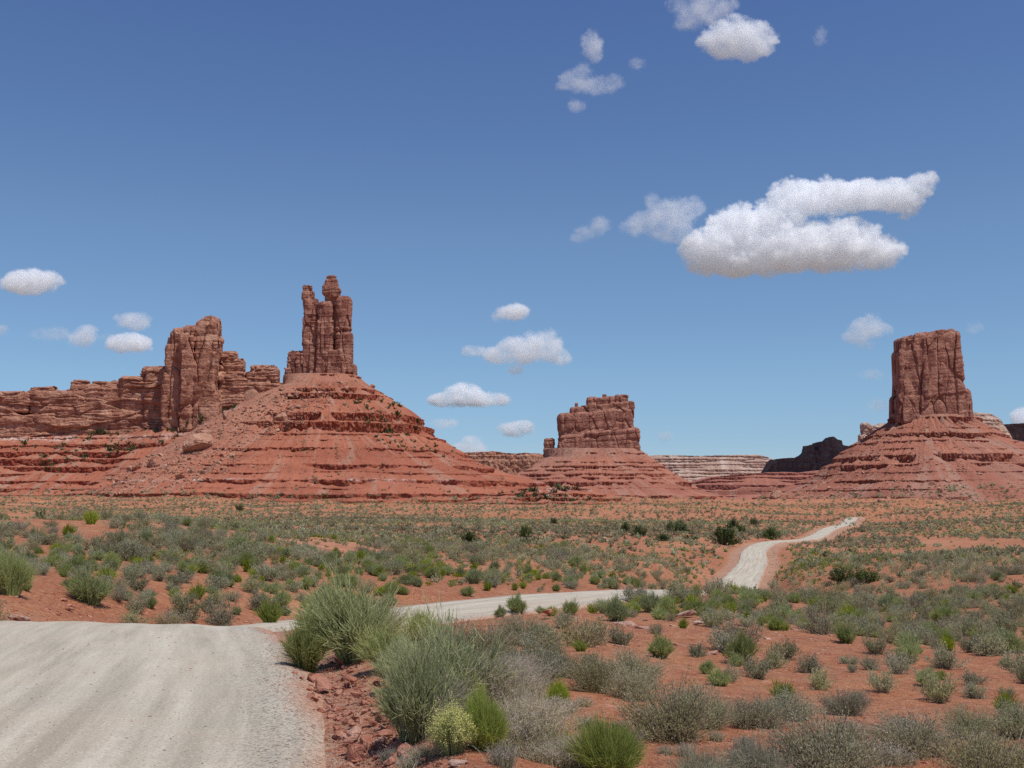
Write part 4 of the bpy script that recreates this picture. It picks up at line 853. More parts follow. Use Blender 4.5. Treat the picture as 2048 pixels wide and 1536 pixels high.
place_hero('sagebrush', 1, 1410, 1455, 110, 'grey sagebrush touching the far flank of the largest twiggy bush', hscale=1.1)
place_hero('blackbrush', 1, 1500, 1452, 140, 'low grey green bush between the largest twiggy bush and the arching grass', hscale=.75)
place_hero('bunch_grass', 0, 1500, 1555, 170, 'pale arching bunch grass with long bent blades at the picture foot', hscale=.95, cat='grass tuft')
place_hero('bunch_grass', 1, 1395, 1570, 150, 'grey dried bunch grass next to the arching one at the picture foot', hscale=.8, cat='grass tuft')
place_hero('blackbrush', 2, 1645, 1550, 250, 'wide bush with yellowish tips spilling over the picture foot', hscale=.80)
place_hero('sagebrush', 0, 1575, 1440, 130, 'low sagebrush behind the wide bush with yellowish tips', hscale=.7)
place_hero('blackbrush', 0, 1820, 1505, 190, 'grey green twiggy bush in the front row, beyond the wide yellowish one', hscale=.75)
place_hero('blackbrush', 1, 1945, 1565, 240, 'pale grey twiggy bush filling the bottom corner', hscale=.8)
place_hero('sagebrush', 2, 2030, 1475, 120, 'dark sagebrush cut by the picture edge just above the bottom corner', hscale=1.0)
place_hero('sagebrush', 1, 1940, 1475, 110, 'round sagebrush behind the pale twiggy bush of the bottom corner', hscale=.9)
place_hero('blackbrush', 2, 1690, 1430, 110, 'flat grey bush behind the wide yellowish one, at the edge of open soil', hscale=.8)
place_hero('rabbitbrush', 0, 20, 1190, 100, 'large feathery light green rabbitbrush cut by the picture edge above the road', hscale=1.15)
# low seed grass between the big plants
gg = np.random.default_rng(5); GP = [[(780, 1340), (1000, 1330), (1200, 1400), (1330, 1500), (1300, 1536), (760, 1536), (840, 1440)], [(1320, 1480), (2048, 1450), (2048, 1536), (1300, 1536)]]
for k in range(46):
    pl = GP[0] if k < 30 else GP[1]
    for _ in range(40):
        px, py = gg.uniform(760, 2048), gg.uniform(1330, 1536)
        if poly_mask(np.array([px]), np.array([py]), pl)[0]: break
    where = 'among the roadside thicket' if px < 1010 else ('on the bare soil between the vivid green broom and the largest twiggy bush' if px < 1320 else 'under the front row of twiggy bushes')
    place_small('dry_grass', k, px, py, float(gg.uniform(40, 85)), f'thin tuft of purplish seed grass {where}', f'thin seed grass {where}', float(gg.uniform(.7, 1.2)), 'grass tuft')
place_hero('joint_fir', 1, 775, 1340, 120, 'pale green joint fir filling the gap behind the rubble, below the large grey green one', hscale=.8)
place_hero('dry_grass', 1, 1020, 1400, 150, 'lavender seed grass at the back of the thicket beside the open soil', hscale=.9, cat='grass tuft')
place_hero('sagebrush', 2, 1010, 1345, 120, 'grey green sagebrush between the reddish twiggy bush and the open soil', hscale=.8)
# middle-distance plants that can be told apart, foot x, y, width
MIDS = [('sagebrush', 275, 1226, 56, 'dark sagebrush on the far lip of the road crest'), ('rabbitbrush', 300, 1216, 34, 'leafy green sprig at the foot of the dark sagebrush on the road crest'), ('sagebrush', 375, 1240, 84, 'two-tier sagebrush at the road edge by the crest'),
    ('blackbrush', 440, 1250, 92, 'low brown grey bush right at the crest of the road'), ('rabbitbrush', 180, 1206, 104, 'olive rabbitbrush above the cut bank'), ('green_broom', 540, 1245, 64, 'flat vivid green cushion at the end of the road crest'),
    ('sagebrush', 525, 1222, 70, 'grey sagebrush behind the vivid green cushion'), ('rabbitbrush', 560, 1216, 60, 'pale green bush behind the vivid green cushion'), ('green_broom', 135, 1072, 34, 'yellow green cushion alone on the red dune'), ('green_broom', 182, 1048, 40, 'yellow green bush higher up the red dune'),
    ('sagebrush', 122, 1098, 32, 'silvery round sagebrush under the yellow green cushion'), ('sagebrush', 232, 1090, 54, 'tall grey sagebrush on the dune crest'), ('sagebrush', 295, 1082, 50, 'spiky grey sagebrush on the dune crest'), ('blackbrush', 370, 1100, 56, 'flat dark bush in the middle of the dune'),
    ('rabbitbrush', 478, 1110, 64, 'feathery green rabbitbrush in the middle of the dune'), ('sagebrush', 440, 1135, 36, 'dark round sagebrush below the flat bush'), ('rabbitbrush', 1035, 1225, 58, 'split feathery rabbitbrush against the second road stretch'), ('sagebrush', 1100, 1296, 66, 'grey bush on the mound below the second road stretch'),
    ('sagebrush', 1185, 1280, 60, 'dark bush on the mound beside the stone slabs'), ('rabbitbrush', 1235, 1243, 74, 'pale feathery rabbitbrush standing above the long slab'), ('rabbitbrush', 1302, 1224, 62, 'bright rabbitbrush with dark base at the top of the mound'), ('sagebrush', 1270, 1205, 62, 'low dark bush in front of the road bend'), ('sagebrush', 1375, 1206, 66, 'grey bush hiding the road bend'),
    ('sagebrush', 1425, 1214, 40, 'upper one of two stacked round bushes on the mound top'), ('sagebrush', 1424, 1242, 42, 'lower one of two stacked round bushes on the mound top'), ('green_broom', 1366, 1257, 28, 'tiny lime cushion among the slabs'), ('blackbrush', 1312, 1268, 40, 'olive upright bush beside the slabs'),
    ('sagebrush', 1245, 1290, 64, 'grey bush on the mound below the long slab'), ('rabbitbrush', 1320, 1315, 74, 'green bush with a brown base before the open red slope'), ('sagebrush', 1395, 1313, 52, 'sprawling grey bush on the lip of the mound hollow'), ('blackbrush', 1480, 1290, 96, 'broad grey bush on the red mound'), ('rabbitbrush', 1478, 1325, 92, 'greener low bush at the foot of the broad grey one'),
    ('sagebrush', 1570, 1318, 62, 'dark round bush on the red slope'), ('sagebrush', 1545, 1336, 70, 'bush joined to the round one on the red slope'), ('blackbrush', 1455, 1362, 56, 'low olive bush at the edge of open soil'), ('sagebrush', 1515, 1357, 72, 'pair-like dark bush at the edge of open soil'), ('sagebrush', 1642, 1376, 72, 'dark dome of sagebrush alone on open red soil'),
    ('sagebrush', 1620, 1346, 62, 'sagebrush just behind the lone dark dome'), ('sagebrush', 1766, 1384, 68, 'olive dome standing alone beside bare soil'), ('sagebrush', 1795, 1348, 72, 'sagebrush behind the olive dome'), ('sagebrush', 1742, 1340, 50, 'grey bush grazing the olive dome'), ('sagebrush', 1711, 1403, 34, 'tiny round sagebrush on the bare soil'), ('sagebrush', 1880, 1402, 88, 'big dark double dome near the picture edge'),
    ('rabbitbrush', 1855, 1372, 56, 'grey green bush leaning on the big double dome'), ('sagebrush', 1952, 1396, 60, 'round sagebrush between the double dome and the picture edge'), ('sagebrush', 2016, 1396, 36, 'tiny dark dome at the picture edge'), ('sagebrush', 1705, 1345, 30, 'small sagebrush on the red flat'), ('sagebrush', 1890, 1336, 80, 'flat spreading sagebrush behind the big double dome'), ('blackbrush', 1640, 1268, 90, 'wide grey bush along the back of the red mound'),
    ('sagebrush', 1750, 1308, 60, 'dark bush at the toe of the red mound'), ('sagebrush', 1850, 1290, 70, 'grey bush on the sandy flat'), ('sagebrush', 1980, 1310, 80, 'large dark sagebrush on the sandy flat by the picture edge'), ('green_broom', 1700, 1240, 44, 'lime green cushion among grey bushes on the flat'), ('rabbitbrush', 1500, 1215, 60, 'green feathery bush past the mound top'), ('sagebrush', 1560, 1235, 70, 'dense grey bush past the mound top')]
for k, (kd, px, py, w, lb) in enumerate(MIDS): place_small(kd, k, px, py, w, lb, None, 1.15)

# ------------------------------------------------------------------ the many shrubs of the plain
OCCA = np.array(OCC)
cands = []
for (d0, d1, sp, keep) in ((9, 30, .90, .42), (30, 75, .78, .80), (75, 150, 1.02, .9), (150, 300, 1.55, .9), (300, 640, 2.25, .88)):
    n = int(1.16 * d1 / sp); gx, gy = np.meshgrid(np.arange(-n // 2, n // 2 + 1) * sp, np.arange(d0, d1, sp))
    gx = (gx + rng.uniform(-.5, .5, gx.shape) * sp).ravel(); gy = (gy + rng.uniform(-.5, .5, gy.shape) * sp).ravel()
    rr0 = np.hypot(gx, gy); m = (np.abs(np.arctan2(gx, gy)) < .5) & (rr0 >= d0) & (rr0 < d1)
    gx, gy = gx[m], gy[m]
    dn = .74 + (.10 if d0 >= 75 else 0) + (1.5 if d0 > 140 else 1.05) * fbm(gx / 17, gy / 17, 0, 4, 61) + .5 * fbm(gx / 3, gy / 3, 0, 2, 62)
    if d0 >= 75: dn = np.maximum(dn, .38)
    qx, qy = project(gx, gy, natural(gx, gy)); dn = np.where((qx < 800) & (qy > 1095) & (qy < 1235), np.maximum(dn, .55) + .35, dn)
    m = rng.random(len(gx)) < np.clip(dn, .06, 1) * keep
    cands.append(np.stack([gx[m], gy[m]], -1))
cands = np.concatenate(cands); cz = ground_z(cands[:, 0], cands[:, 1])
rd_, side_, _, rs_ = road_near(cands[:, 0], cands[:, 1])
cpx, cpy = project(cands[:, 0], cands[:, 1], cz); cr = np.hypot(cands[:, 0], cands[:, 1])
ok = rd_ > ROADW / 2 + 1.0
bare = [[(560, 1082), (640, 1076), (770, 1100), (760, 1116), (640, 1108)], [(1440, 1290), (1500, 1262), (1690, 1290), (1760, 1330), (1600, 1320)], [(1560, 1345), (1800, 1370), (2000, 1420), (1900, 1450), (1500, 1420), (1420, 1380)], [(0, 1030), (180, 1050), (330, 1075), (200, 1085), (60, 1072)],
    [(1080, 1385), (1240, 1395), (1260, 1500), (1120, 1480)], [(1150, 1225), (1420, 1250), (1440, 1330), (1280, 1345), (1160, 1260)], [(1830, 1075), (2048, 1078), (2048, 1092), (1850, 1092)], [(560, 1300), (780, 1330), (780, 1536), (560, 1536)], [(0, 1190), (300, 1205), (560, 1250), (0, 1250)], [(840, 1180), (960, 1170), (930, 1200), (820, 1222)], [(800, 1200), (1000, 1196), (1240, 1186), (1250, 1215), (1000, 1262), (800, 1280)]]
for b in bare: ok &= ~(poly_mask(cpx, cpy, b) & (rng.random(len(cpx)) < .93))
ok &= (cr > 24) | (cpx > 1050)                                     # the close bank is planted by hand
ok &= ((cands[:, None, :] - OCCA[None, :, :2]) ** 2).sum(-1).min(1) > .30
near_road = (rd_ < 5) & (cr > 100); ok &= ~(near_road & (rng.random(len(rd_)) < .5))
cands, cz, cr, cpx, cpy = cands[ok], cz[ok], cr[ok], cpx[ok], cpy[ok]
kn = fbm(cands[:, 0] / 30, cands[:, 1] / 30, 0, 3, 71) + rng.normal(size=len(cands)) * .42
kind = np.where(kn < -.18, 'blackbrush', np.where(kn < .34, 'sagebrush', np.where(kn < .70, 'rabbitbrush', 'green_broom')))
size = np.exp(rng.normal(math.log(.70), .33, len(cands))) * np.interp(cr, [10, 40, 120, 400], [.9, 1.0, 1.15, 1.3]); size = np.where(kind == 'green_broom', size * .6, np.clip(size, .35, 1.7)); size = np.where(kind == 'rabbitbrush', np.minimum(size * .85, 1.25), size); size = np.where(cr < 45, np.minimum(size, .95), size)
hz = rng.uniform(.85, 1.3, len(cands)); rot = rng.uniform(0, 6.28, len(cands)); var = rng.integers(0, 60, len(cands))
inframe = (cpx > -25) & (cpx < 2073) & (cpy < 1560)
def seen(i):
    x, y = cands[i]; t = Vector((x, y, cz[i] + size[i] * .5)); L_ = t.length
    ok_, *_ = scene.ray_cast(dg, Vector((0, 0, 0)), t.normalized(), distance=L_ - .4); return not ok_
app = size / cr
def region(px, py, r):
    """which stretch of the land a shrub stands on, in words one can find in the photograph"""
    if px < 780 and r < 105: return 'on the red dune beyond the road crest' if py < 1120 else 'on the slope between the road crest and the red dune'
    if r < 34: return 'on the open red soil near the picture foot'
    if r < 62: return 'around the slab-strewn mound' if px < 1560 else 'on the sandy flat past the red mound'
    if r < 130: return 'between the dune and the near bend of the road' if px < 1440 else 'on the flat beside the road bend'
    if r < 260: return 'on the plain before the castle butte' if px < 1470 else 'on the plain beside the climbing road'
    return 'at the foot of the spire butte' if px < 1150 else 'on the rise toward the tower butte'
WORD = {'sagebrush': 'grey green sagebrush', 'blackbrush': 'brownish twiggy blackbrush', 'rabbitbrush': 'feathery light green rabbitbrush', 'green_broom': 'yellow green cushion bush'}
CAP = {'sagebrush': 255, 'blackbrush': 270, 'rabbitbrush': 270, 'green_broom': 160}
taken = np.zeros(len(cands), bool)
for kd in CAP:
    c = 0
    for i in sorted(np.where((kind == kd) & inframe)[0], key=lambda i: -app[i]):
        if c >= CAP[kd]: break
        if not seen(i): continue
        o = link(kd, SMALL[kd][var[i] % len(SMALL[kd])]); o.location = (cands[i, 0], cands[i, 1], cz[i]); q = random.uniform(.78, 1.28); o.scale = (size[i] * q, size[i] / q, size[i] * hz[i]); o.rotation_euler = (random.uniform(-.12, .12), random.uniform(-.12, .12), rot[i])
        sz = 'large ' if size[i] > 1.25 else ('small ' if size[i] < .72 else '')
        rg = region(cpx[i], cpy[i], cr[i]); tag(o, f'{sz}{WORD[kd]} {rg}', 'shrub', f'{sz}{kd} bushes {rg}'); taken[i] = True; c += 1
rest = ~taken & (cr > 48) & (np.abs(np.arctan2(cands[:, 0], cands[:, 1])) < .49)
def swarm(name, kd, idx, protos, mat):
    Vs, Qs, Ts, o = [], [], [], 0
    for v in range(len(protos)):
        ii = idx[var[idx] % len(protos) == v]
        if not len(ii): continue
        V, Q = protos[v]; n = len(ii); c, s = np.cos(rot[ii]), np.sin(rot[ii])
        x = (V[None, :, 0] * c[:, None] - V[None, :, 1] * s[:, None]) * size[ii, None] + cands[ii, 0, None]; y = (V[None, :, 0] * s[:, None] + V[None, :, 1] * c[:, None]) * size[ii, None] + cands[ii, 1, None]
        z = V[None, :, 2] * (size[ii] * hz[ii])[:, None] + cz[ii, None]
        Vs.append(np.stack([x, y, z], -1).reshape(-1, 3)); Qs.append((Q[None] + (np.arange(n) * len(V))[:, None, None]).reshape(-1, 4) + o); o += n * len(V)
        Ts.append(np.clip(np.repeat(rng.normal(.45, .2, n), len(Q)) + rng.normal(0, .2, n * len(Q)), 0, 1))
    me = mesh(name, np.concatenate(Vs), np.concatenate(Qs), False, {'tint': ('FACE', np.concatenate(Ts))})
    return tag(link(name, me, None, [mat]), kind='stuff')
for kd, mt in (('sagebrush', 'sage'), ('blackbrush', 'black'), ('rabbitbrush', 'rabbit'), ('green_broom', 'snake')):
    a = np.where(rest & (kind == kd) & (cr < 130))[0]; b = np.where(rest & (kind == kd) & (cr >= 130))[0]
    if len(a): swarm('scrub_vegetation', kd, a, LOD[kd], M[mt])
    if len(b): swarm('scrub_vegetation', kd, b, TINY[kd], M[mt])
print('shrubs', taken.sum(), rest.sum())

# ------------------------------------------------------------------ junipers and tall green bushes out on the plain
import bmesh
JUN = []
for s in range(3):
    fo, tw = bushy(400 + s, 1, .78, 90, 2600, .060, .034, clus=26, inner=.30, up=.5, spread=.16, flat=.8)
    bm = bmesh.new(); gj = random.Random(s)
    for k in range(4):
        a = k * 1.6 + gj.random(); mt = Matrix.Translation((math.cos(a) * .06, math.sin(a) * .06, .16)) @ Euler((math.sin(a) * -.3, math.cos(a) * .3, 0)).to_matrix().to_4x4()
        bmesh.ops.create_cone(bm, segments=7, radius1=.04, radius2=.018, depth=.42, matrix=mt)
    tm = bpy.data.meshes.new('juniper_trunk'); bm.to_mesh(tm); bm.free(); a = tm.attributes.new('tint', 'FLOAT', 'FACE'); tm.materials.append(M['twig'])
    cm = tinted('juniper_crown', fo, G7); cm.materials.append(M['juniper']); JUN.append((cm, tm))
for k, (px, py, w, h, lb) in enumerate([(477, 1022, 20, 17, 'lone dark juniper on the red apron of the spire butte'), (937, 1088, 46, 30, 'dark green dome-shaped juniper alone where the scrub plain meets the red ledges'), (1052, 1077, 34, 30, 'olive juniper standing before a red ledge, straight below the butte gap'),
    (1107, 1048, 18, 15, 'small round juniper highest up the slope below the white patch'), (1250, 1065, 26, 26, 'dark narrow juniper with a gap in its crown, first of the row before the road'), (1280, 1073, 36, 26, 'rounded olive juniper second in the row before the road'), (1352, 1066, 60, 28, 'widest dark juniper in the row before the road'), (1325, 1082, 46, 18, 'low olive bush under the widest juniper'),
    (1382, 1082, 34, 14, 'low dark bush between the widest juniper and the tallest green one'), (1448, 1090, 58, 48, 'tallest and greenest juniper, beside the road climb'), (1466, 1060, 26, 28, 'thin juniper rising behind the tallest one'), (1482, 1066, 26, 20, 'small grey green juniper touching the tallest one'), (1507, 1050, 22, 17, 'small dark juniper higher up beside the road climb'),
    (1540, 1078, 48, 28, 'broad juniper standing right at the far road bend'), (1685, 1165, 60, 34, 'dark green thicket bush on the flat beside the road bend'), (1730, 1168, 70, 36, 'larger dark thicket bush next to the one on the flat')]):
    loc, nor, _ = hit(px, py); w = w / F * loc.y; h = h / F * loc.y
    o = empty('juniper', loc, k * 2.1); o.scale = (w, w, h / .82); tag(o, lb, 'tree'); cm, tm = JUN[k % 3]; link('crown', cm, o); link('trunk', tm, o)

# ------------------------------------------------------------------ rocks
def hull(seed, n=12, sx=1, sy=.75, sz=.6, sub=False):
    g = np.random.default_rng(seed); bm = bmesh.new(); p = g.normal(size=(n, 3)); p /= np.linalg.norm(p, axis=1)[:, None]; p = np.sign(p) * np.abs(p) ** .75 * .5
    for v in p * np.array([sx, sy, sz]): bm.verts.new(v)
    r = bmesh.ops.convex_hull(bm, input=bm.verts); bmesh.ops.delete(bm, geom=[v for v in bm.verts if not v.link_faces], context='VERTS')
    if sub:
        bmesh.ops.bevel(bm, geom=list(bm.edges), offset=.035, segments=1, affect='EDGES', profile=.6)
        bmesh.ops.triangulate(bm, faces=bm.faces[:]); bmesh.ops.subdivide_edges(bm, edges=bm.edges[:], cuts=1)
        for v in bm.verts: v.co *= 1 + g.normal() * .022
    me = bpy.data.meshes.new('rock'); bm.to_mesh(me); bm.free(); return me
def proto(seed, m, **k): me = hull(seed, **k); me.materials.append(m); return me
RUB = [proto(500 + s, M['rubble'], n=11, sz=.5, sub=True) for s in range(8)]
SLB = [proto(520 + s, M['slab'], n=14, sy=.6, sz=.22, sub=True) for s in range(5)]
BLD = [proto(540 + s, M['boulder'], n=15, sz=.75, sub=True) for s in range(5)]
def stand(name, me, px, py, wpx, label, cat='rock', group=None, hs=1.0, tilt=.15, sink=.12):
    loc, nor, _ = hit(px, min(py, 1535)); w = wpx / F * loc.y
    o = link(name, me); o.scale = (w, w, w * hs); o.location = loc + Vector((0, w * .3, w * hs * (me['h'] if 'h' in me else .2) - w * sink)); 
    o.rotation_euler = (random.uniform(-tilt, tilt), random.uniform(-tilt, tilt), random.uniform(0, 6.28)); return tag(o, label, cat, group)
for me in RUB + SLB + BLD: me['h'] = -min(v.co.z for v in me.vertices)
bpy.context.view_layer.update(); dg = bpy.context.evaluated_depsgraph_get()
HID = [o for o in scene.objects if o.type == 'MESH' and o.get('kind') != 'structure' and not (o.parent and o.parent.get('category') in ('butte', 'mesa'))]
def hit(px, py):                                          # down to the ground, through the plants
    d = ray(px, py).normalized(); org = Vector((0, 0, 0))
    for _ in range(60):
        ok, loc, nor, i, ob, _m = scene.ray_cast(dg, org, d)
        if not ok: return P(px, py, 500), Vector((0, 0, 1)), None
        if ob.get('kind') == 'structure' or (ob.parent and ob.parent.get('category') in ('butte', 'mesa')): return loc, nor, ob
        org = loc + d * .01
    return loc, nor, ob
stand('flat_rock', SLB[0], 28, 1240, 56, 'pale pink flat slab lying at the road edge by the picture edge', hs=1.5); stand('rock', RUB[1], 136, 1222, 18, 'pale fist-shaped rock on the cut bank above the road crest')
stand('flat_rock', SLB[1], 918, 1533, 52, 'pale flat rock at the picture foot beneath the vivid green broom', hs=1.6)
stand('rock', RUB[2], 1098, 1240, 30, 'pinkish rock on the near verge of the second road stretch', hs=1.0, tilt=.1); stand('rock', RUB[3], 1122, 1238, 22, 'second pinkish rock on the verge, smaller than its neighbour', hs=1.0, tilt=.1)
for k, (px, py, w, lb) in enumerate([(1252, 1251, 64, 'longest pale slab, tilted, on the mound below the pale feathery rabbitbrush'), (1287, 1258, 46, 'second pale slab lying end to end with the longest one'), (1288, 1241, 24, 'stubby pinkish block above the second pale slab'), (1200, 1235, 16, 'dark red lump on the mound beside the grey bush'),
    (1370, 1236, 54, 'dark layered slab in the middle of the mound'), (1376, 1225, 34, 'thin slab lying on top of the dark layered one'), (1385, 1212, 30, 'upmost flat slab under the bush at the road bend'), (1412, 1240, 30, 'slab touching the two stacked round bushes'), (1458, 1231, 40, 'brown slab past the two stacked bushes'), (1404, 1251, 36, 'pale slab below the dark layered one'),
    (1490, 1226, 34, 'thin pale slab at the far lip of the mound'), (1592, 1261, 24, 'single pale slab on the dark red slope'), (1538, 1279, 24, 'red block at the shoulder of the broad grey bush'), (1425, 1310, 34, 'pale slab in the mound hollow'), (1500, 1330, 26, 'white stone at the foot of the greener low bush'), (1550, 1304, 12, 'small pale stone by the dark round bush'), (1635, 1308, 14, 'whitish stone alone on the dark red slope')]):
    stand('flat_rock', SLB[k % 5], px, py, w, lb, hs=1.15, tilt=.2)
# broken rock of the windrow: the larger pieces one by one
rr_ = np.random.default_rng(21); poly = [(585, 1345), (640, 1318), (700, 1322), (790, 1400), (775, 1470), (840, 1520), (900, 1536), (700, 1536), (655, 1450)]
pp = np.stack([rr_.uniform(570, 900, 900), rr_.uniform(1310, 1536, 900)], -1); pp = pp[poly_mask(pp[:, 0], pp[:, 1], poly)]
for k, (px, py) in enumerate(pp[:230]):
    w = float(np.exp(rr_.normal(math.log(12.5), .5))) * np.interp(py, [1310, 1536], [.75, 1.35])
    big = w > 24
    wh = 'upper end' if py < 1390 else ('middle' if py < 1465 else 'lower end')
    stand('broken_rock', RUB[k % 8], px, py, w, f"{'chunky' if big else 'small'} red rock in the {wh} of the rubble windrow beside the road", 'rock', f'broken rocks of the windrow, {wh}', hs=rr_.uniform(.7, 1.4), tilt=.5)
for k, (px, py, w, hs, lb) in enumerate([(392, 905, 80, .85, 'huge rounded boulder on the flank of the spire butte'), (302, 935, 30, 1.25, 'pale squarish boulder below the huge rounded one'), (326, 937, 24, .8, 'boulder leaning on the pale squarish one'), (412, 875, 40, .9, 'tilted slab boulder above the huge rounded one'), (450, 838, 26, 1.0, 'boulder halfway up the flank of the spire butte'),
    (500, 800, 32, 1.1, 'boulder at the foot of the stepped ridge'), (192, 990, 26, .8, 'pale boulder low on the apron of the long mesa'), (440, 862, 16, 1.0, 'small pale boulder up the flank, over the tilted slab'), (362, 925, 22, .8, 'small boulder on the near side of the huge rounded one'), (405, 950, 20, .8, 'buff boulder on the lower flank of the spire butte'), (700, 790, 14, .8, 'whitish block just under the spires'), (745, 775, 12, 1.2, 'knob standing on the shoulder under the broad spire'),
    (1556, 993, 40, .7, 'long leaning boulder at the foot of the tower butte slope'), (1512, 1010, 13, .8, 'pale boulder alone on the flat before the tower butte'), (1882, 985, 24, .8, 'red boulder low on the tower butte talus'), (1866, 970, 16, .8, 'buff boulder among the debris of the tower butte'), (1795, 975, 14, .9, 'pale boulder in the debris streak of the tower butte'), (1765, 1004, 18, .8, 'pinkish boulder at the foot of the debris streak'), (1962, 950, 14, .8, 'orange boulder on the smooth side of the tower butte'), (1700, 1010, 12, .8, 'white boulder near the end of the visible road')]):
    stand('boulder', BLD[k % 5], px, py, w, lb, 'boulder', None, hs, .35, .10)
# countless small stuff: scree on the slopes, stones on the soil, gravel at the road edge, scrub on the slopes
def scatter(name, n, area, sizes, protos, mats, seed, flat=1.0, keep=None, tint=False):
    g = np.random.default_rng(seed); Vs, Qs, Ts, o = [], [], [], 0; pr = []
    for me in protos:
        if isinstance(me, tuple): pr.append(me); continue
        me.calc_loop_triangles(); V = np.array([v.co[:] for v in me.vertices]); T = np.array([t.vertices[:] for t in me.loop_triangles]); pr.append((V, T))
    k = 0; tries = 0
    while k < n and tries < n * 4:
        tries += 1
        px, py = area(g)
        loc, nor, ob = hit(px, py)
        if ob is None or (keep and not keep(loc, ob)): continue
        s = sizes(g) / F * loc.y; a = g.random() * 6.28; V, T = pr[int(g.integers(len(pr)))]
        c, sn = math.cos(a), math.sin(a); W = np.stack([(V[:, 0] * c - V[:, 1] * sn) * s, (V[:, 0] * sn + V[:, 1] * c) * s, V[:, 2] * s * flat], -1) + np.array(loc[:])
        Vs.append(W); Qs.append(T + o); o += len(V); Ts.append(np.clip(g.normal(.4, .2) + g.normal(0, .15, len(T)), 0, 1)); k += 1
    me = mesh(name, np.concatenate(Vs), np.concatenate(Qs), False, {'tint': ('FACE', np.concatenate(Ts))} if tint else None)
    return tag(link(name, me, None, mats), kind='stuff')
LOWR = [hull(560 + s, n=8, sz=.6) for s in range(6)]
def on_butte(loc, ob): return ob.parent is not None
def inpoly(pts):
    xs = [p[0] for p in pts]; ys = [p[1] for p in pts]
    def f(g):
        for _ in range(50):
            a, b = g.uniform(min(xs), max(xs)), g.uniform(min(ys), max(ys))
            if poly_mask(np.array([a]), np.array([b]), pts)[0]: return a, b
        return a, b
    return f
lg = lambda m, s: (lambda g: float(np.exp(g.normal(math.log(m), s))))
FL = inpoly([(560, 775), (720, 760), (620, 840), (520, 880), (440, 960), (200, 1000), (150, 990), (300, 910)])
scatter('scree', 1700, FL, lg(4.6, .55), LOWR, [M['boulder']], 1, keep=on_butte)
scatter('scree', 900, inpoly([(0, 890), (300, 870), (640, 780), (780, 800), (1000, 950), (1170, 1005), (900, 1020), (0, 1000)]), lg(3.2, .5), LOWR, [M['boulder']], 2)
scatter('scree', 900, inpoly([(1785, 845), (1930, 845), (1960, 1000), (1560, 1005)]), lg(3.8, .55), LOWR, [M['boulder']], 3, keep=on_butte)
scatter('scree', 500, inpoly([(1900, 850), (2048, 900), (2048, 1010), (1560, 1012), (1650, 960)]), lg(2.6, .45), LOWR, [M['boulder']], 4)
scatter('scree', 350, inpoly([(1120, 915), (1280, 905), (1380, 980), (1010, 965)]), lg(2.3, .4), LOWR, [M['boulder']], 5, keep=on_butte)
soil_only = lambda loc, ob: ob.name == 'ground'
scatter('gravel', 5200, inpoly([(590, 1340), (700, 1315), (800, 1400), (1250, 1380), (1500, 1380), (2048, 1440), (2048, 1536), (690, 1536)]), lg(3.8, .6), LOWR, [M['rubble']], 6, .7, soil_only)
scatter('gravel', 1000, inpoly([(585, 1340), (650, 1310), (790, 1410), (800, 1480), (900, 1536), (680, 1536), (620, 1420)]), lg(6.0, .4), LOWR, [M['rubble']], 7, .8, soil_only)
scatter('gravel', 900, inpoly([(1080, 1195), (1480, 1205), (1700, 1290), (1560, 1350), (1200, 1290)]), lg(3.6, .55), LOWR, [M['slab']], 8, .6, soil_only)
scatter('gravel', 700, inpoly([(0, 1180), (200, 1195), (560, 1250), (0, 1245)]), lg(4.0, .5), LOWR, [M['rubble']], 9, .8, soil_only)
scatter('gravel', 900, inpoly([(820, 1180), (1100, 1160), (1480, 1160), (1480, 1120), (1580, 1060), (1640, 1060), (1560, 1160), (1400, 1210), (820, 1235)]), lg(2.6, .4), LOWR, [M['rubble']], 10, .7, soil_only)
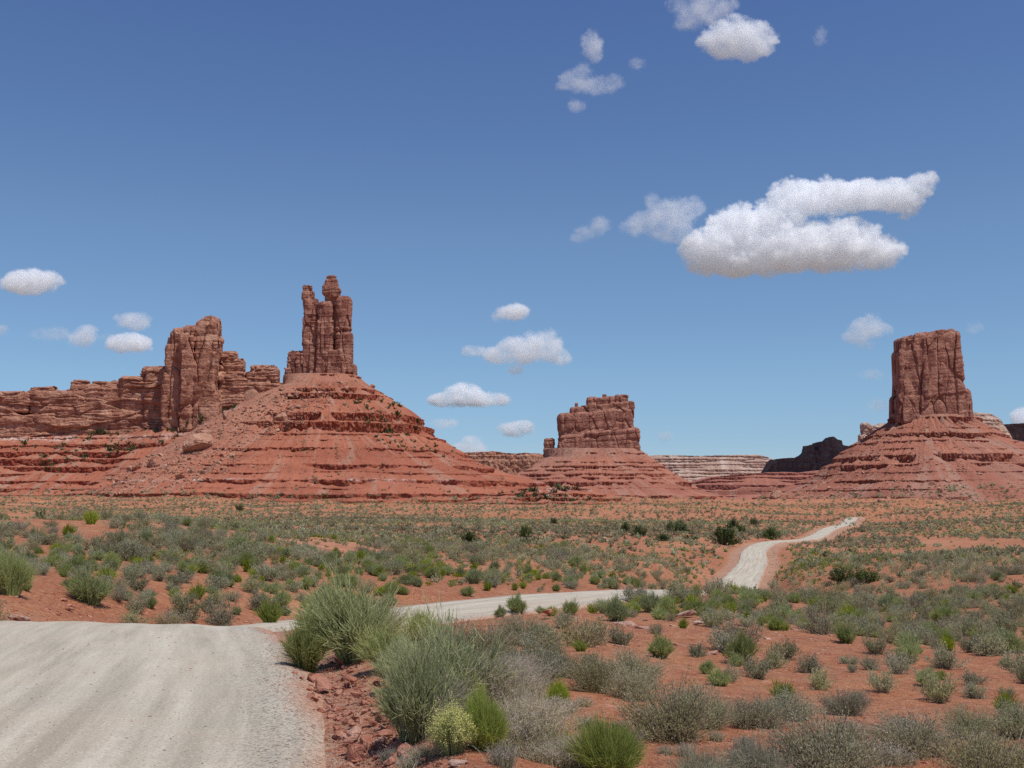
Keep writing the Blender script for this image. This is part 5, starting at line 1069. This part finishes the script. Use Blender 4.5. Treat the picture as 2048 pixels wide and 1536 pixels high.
scatter('gravel', 2400, lambda g: (lambda py: (np.interp(py, [1255, 1536], [572, 690]) - abs(g.normal()) * np.interp(py, [1255, 1536], [30, 70]), py))(g.uniform(1255, 1536) ** 1.0), lg(3.4, .4), LOWR, [M['slab']], 11, .7, lambda loc, ob: ob.name in ('road', 'ground'))
tp = [p for k in TINY for p in TINY[k]]
scatter('scrub_vegetation', 700, inpoly([(0, 890), (300, 870), (640, 790), (780, 800), (1000, 950), (1250, 1010), (900, 1020), (0, 1005)]), lg(4.2, .4), tp, [M['sage']], 12, tint=True)
scatter('scrub_vegetation', 90, inpoly([(700, 800), (790, 800), (870, 880), (900, 920), (760, 890)]), lg(8, .35), tp, [M['juniper']], 13, tint=True)
scatter('scrub_vegetation', 90, inpoly([(0, 885), (120, 885), (200, 860), (300, 850), (420, 820), (480, 815), (300, 900), (100, 950)]), lg(10, .4), tp, [M['juniper']], 14, tint=True)
scatter('scrub_vegetation', 34, inpoly([(1060, 965), (1150, 970), (1200, 1000), (1100, 1000), (880, 985)]), lg(12, .35), tp, [M['juniper']], 15, tint=True)
scatter('scrub_vegetation', 2600, inpoly([(0, 975), (500, 985), (1000, 995), (1450, 995), (2048, 965), (2048, 1045), (1500, 1060), (900, 1060), (500, 1050), (0, 1012)]), lg(5.5, .4), tp, [M['sage']], 16, tint=True)

scatter('gravel', 1500, inpoly([(0, 1260), (560, 1262), (640, 1440), (690, 1536), (0, 1536)]), lg(2.4, .5), LOWR, [M['slab']], 17, .7, lambda loc, ob: ob.name == 'road')

scatter('gravel', 2200, inpoly([(1240, 1200), (2048, 1180), (2048, 1440), (1500, 1400), (1150, 1380), (1080, 1290)]), lg(2.6, .5), LOWR, [M['rubble']], 18, .7, soil_only)

scatter('scree', 170, FL, lg(10, .4), LOWR, [M['boulder']], 19, .8, on_butte)
scatter('scree', 70, inpoly([(1740, 900), (1900, 870), (1960, 1000), (1600, 1005)]), lg(8, .4), LOWR, [M['boulder']], 20, .8, on_butte)
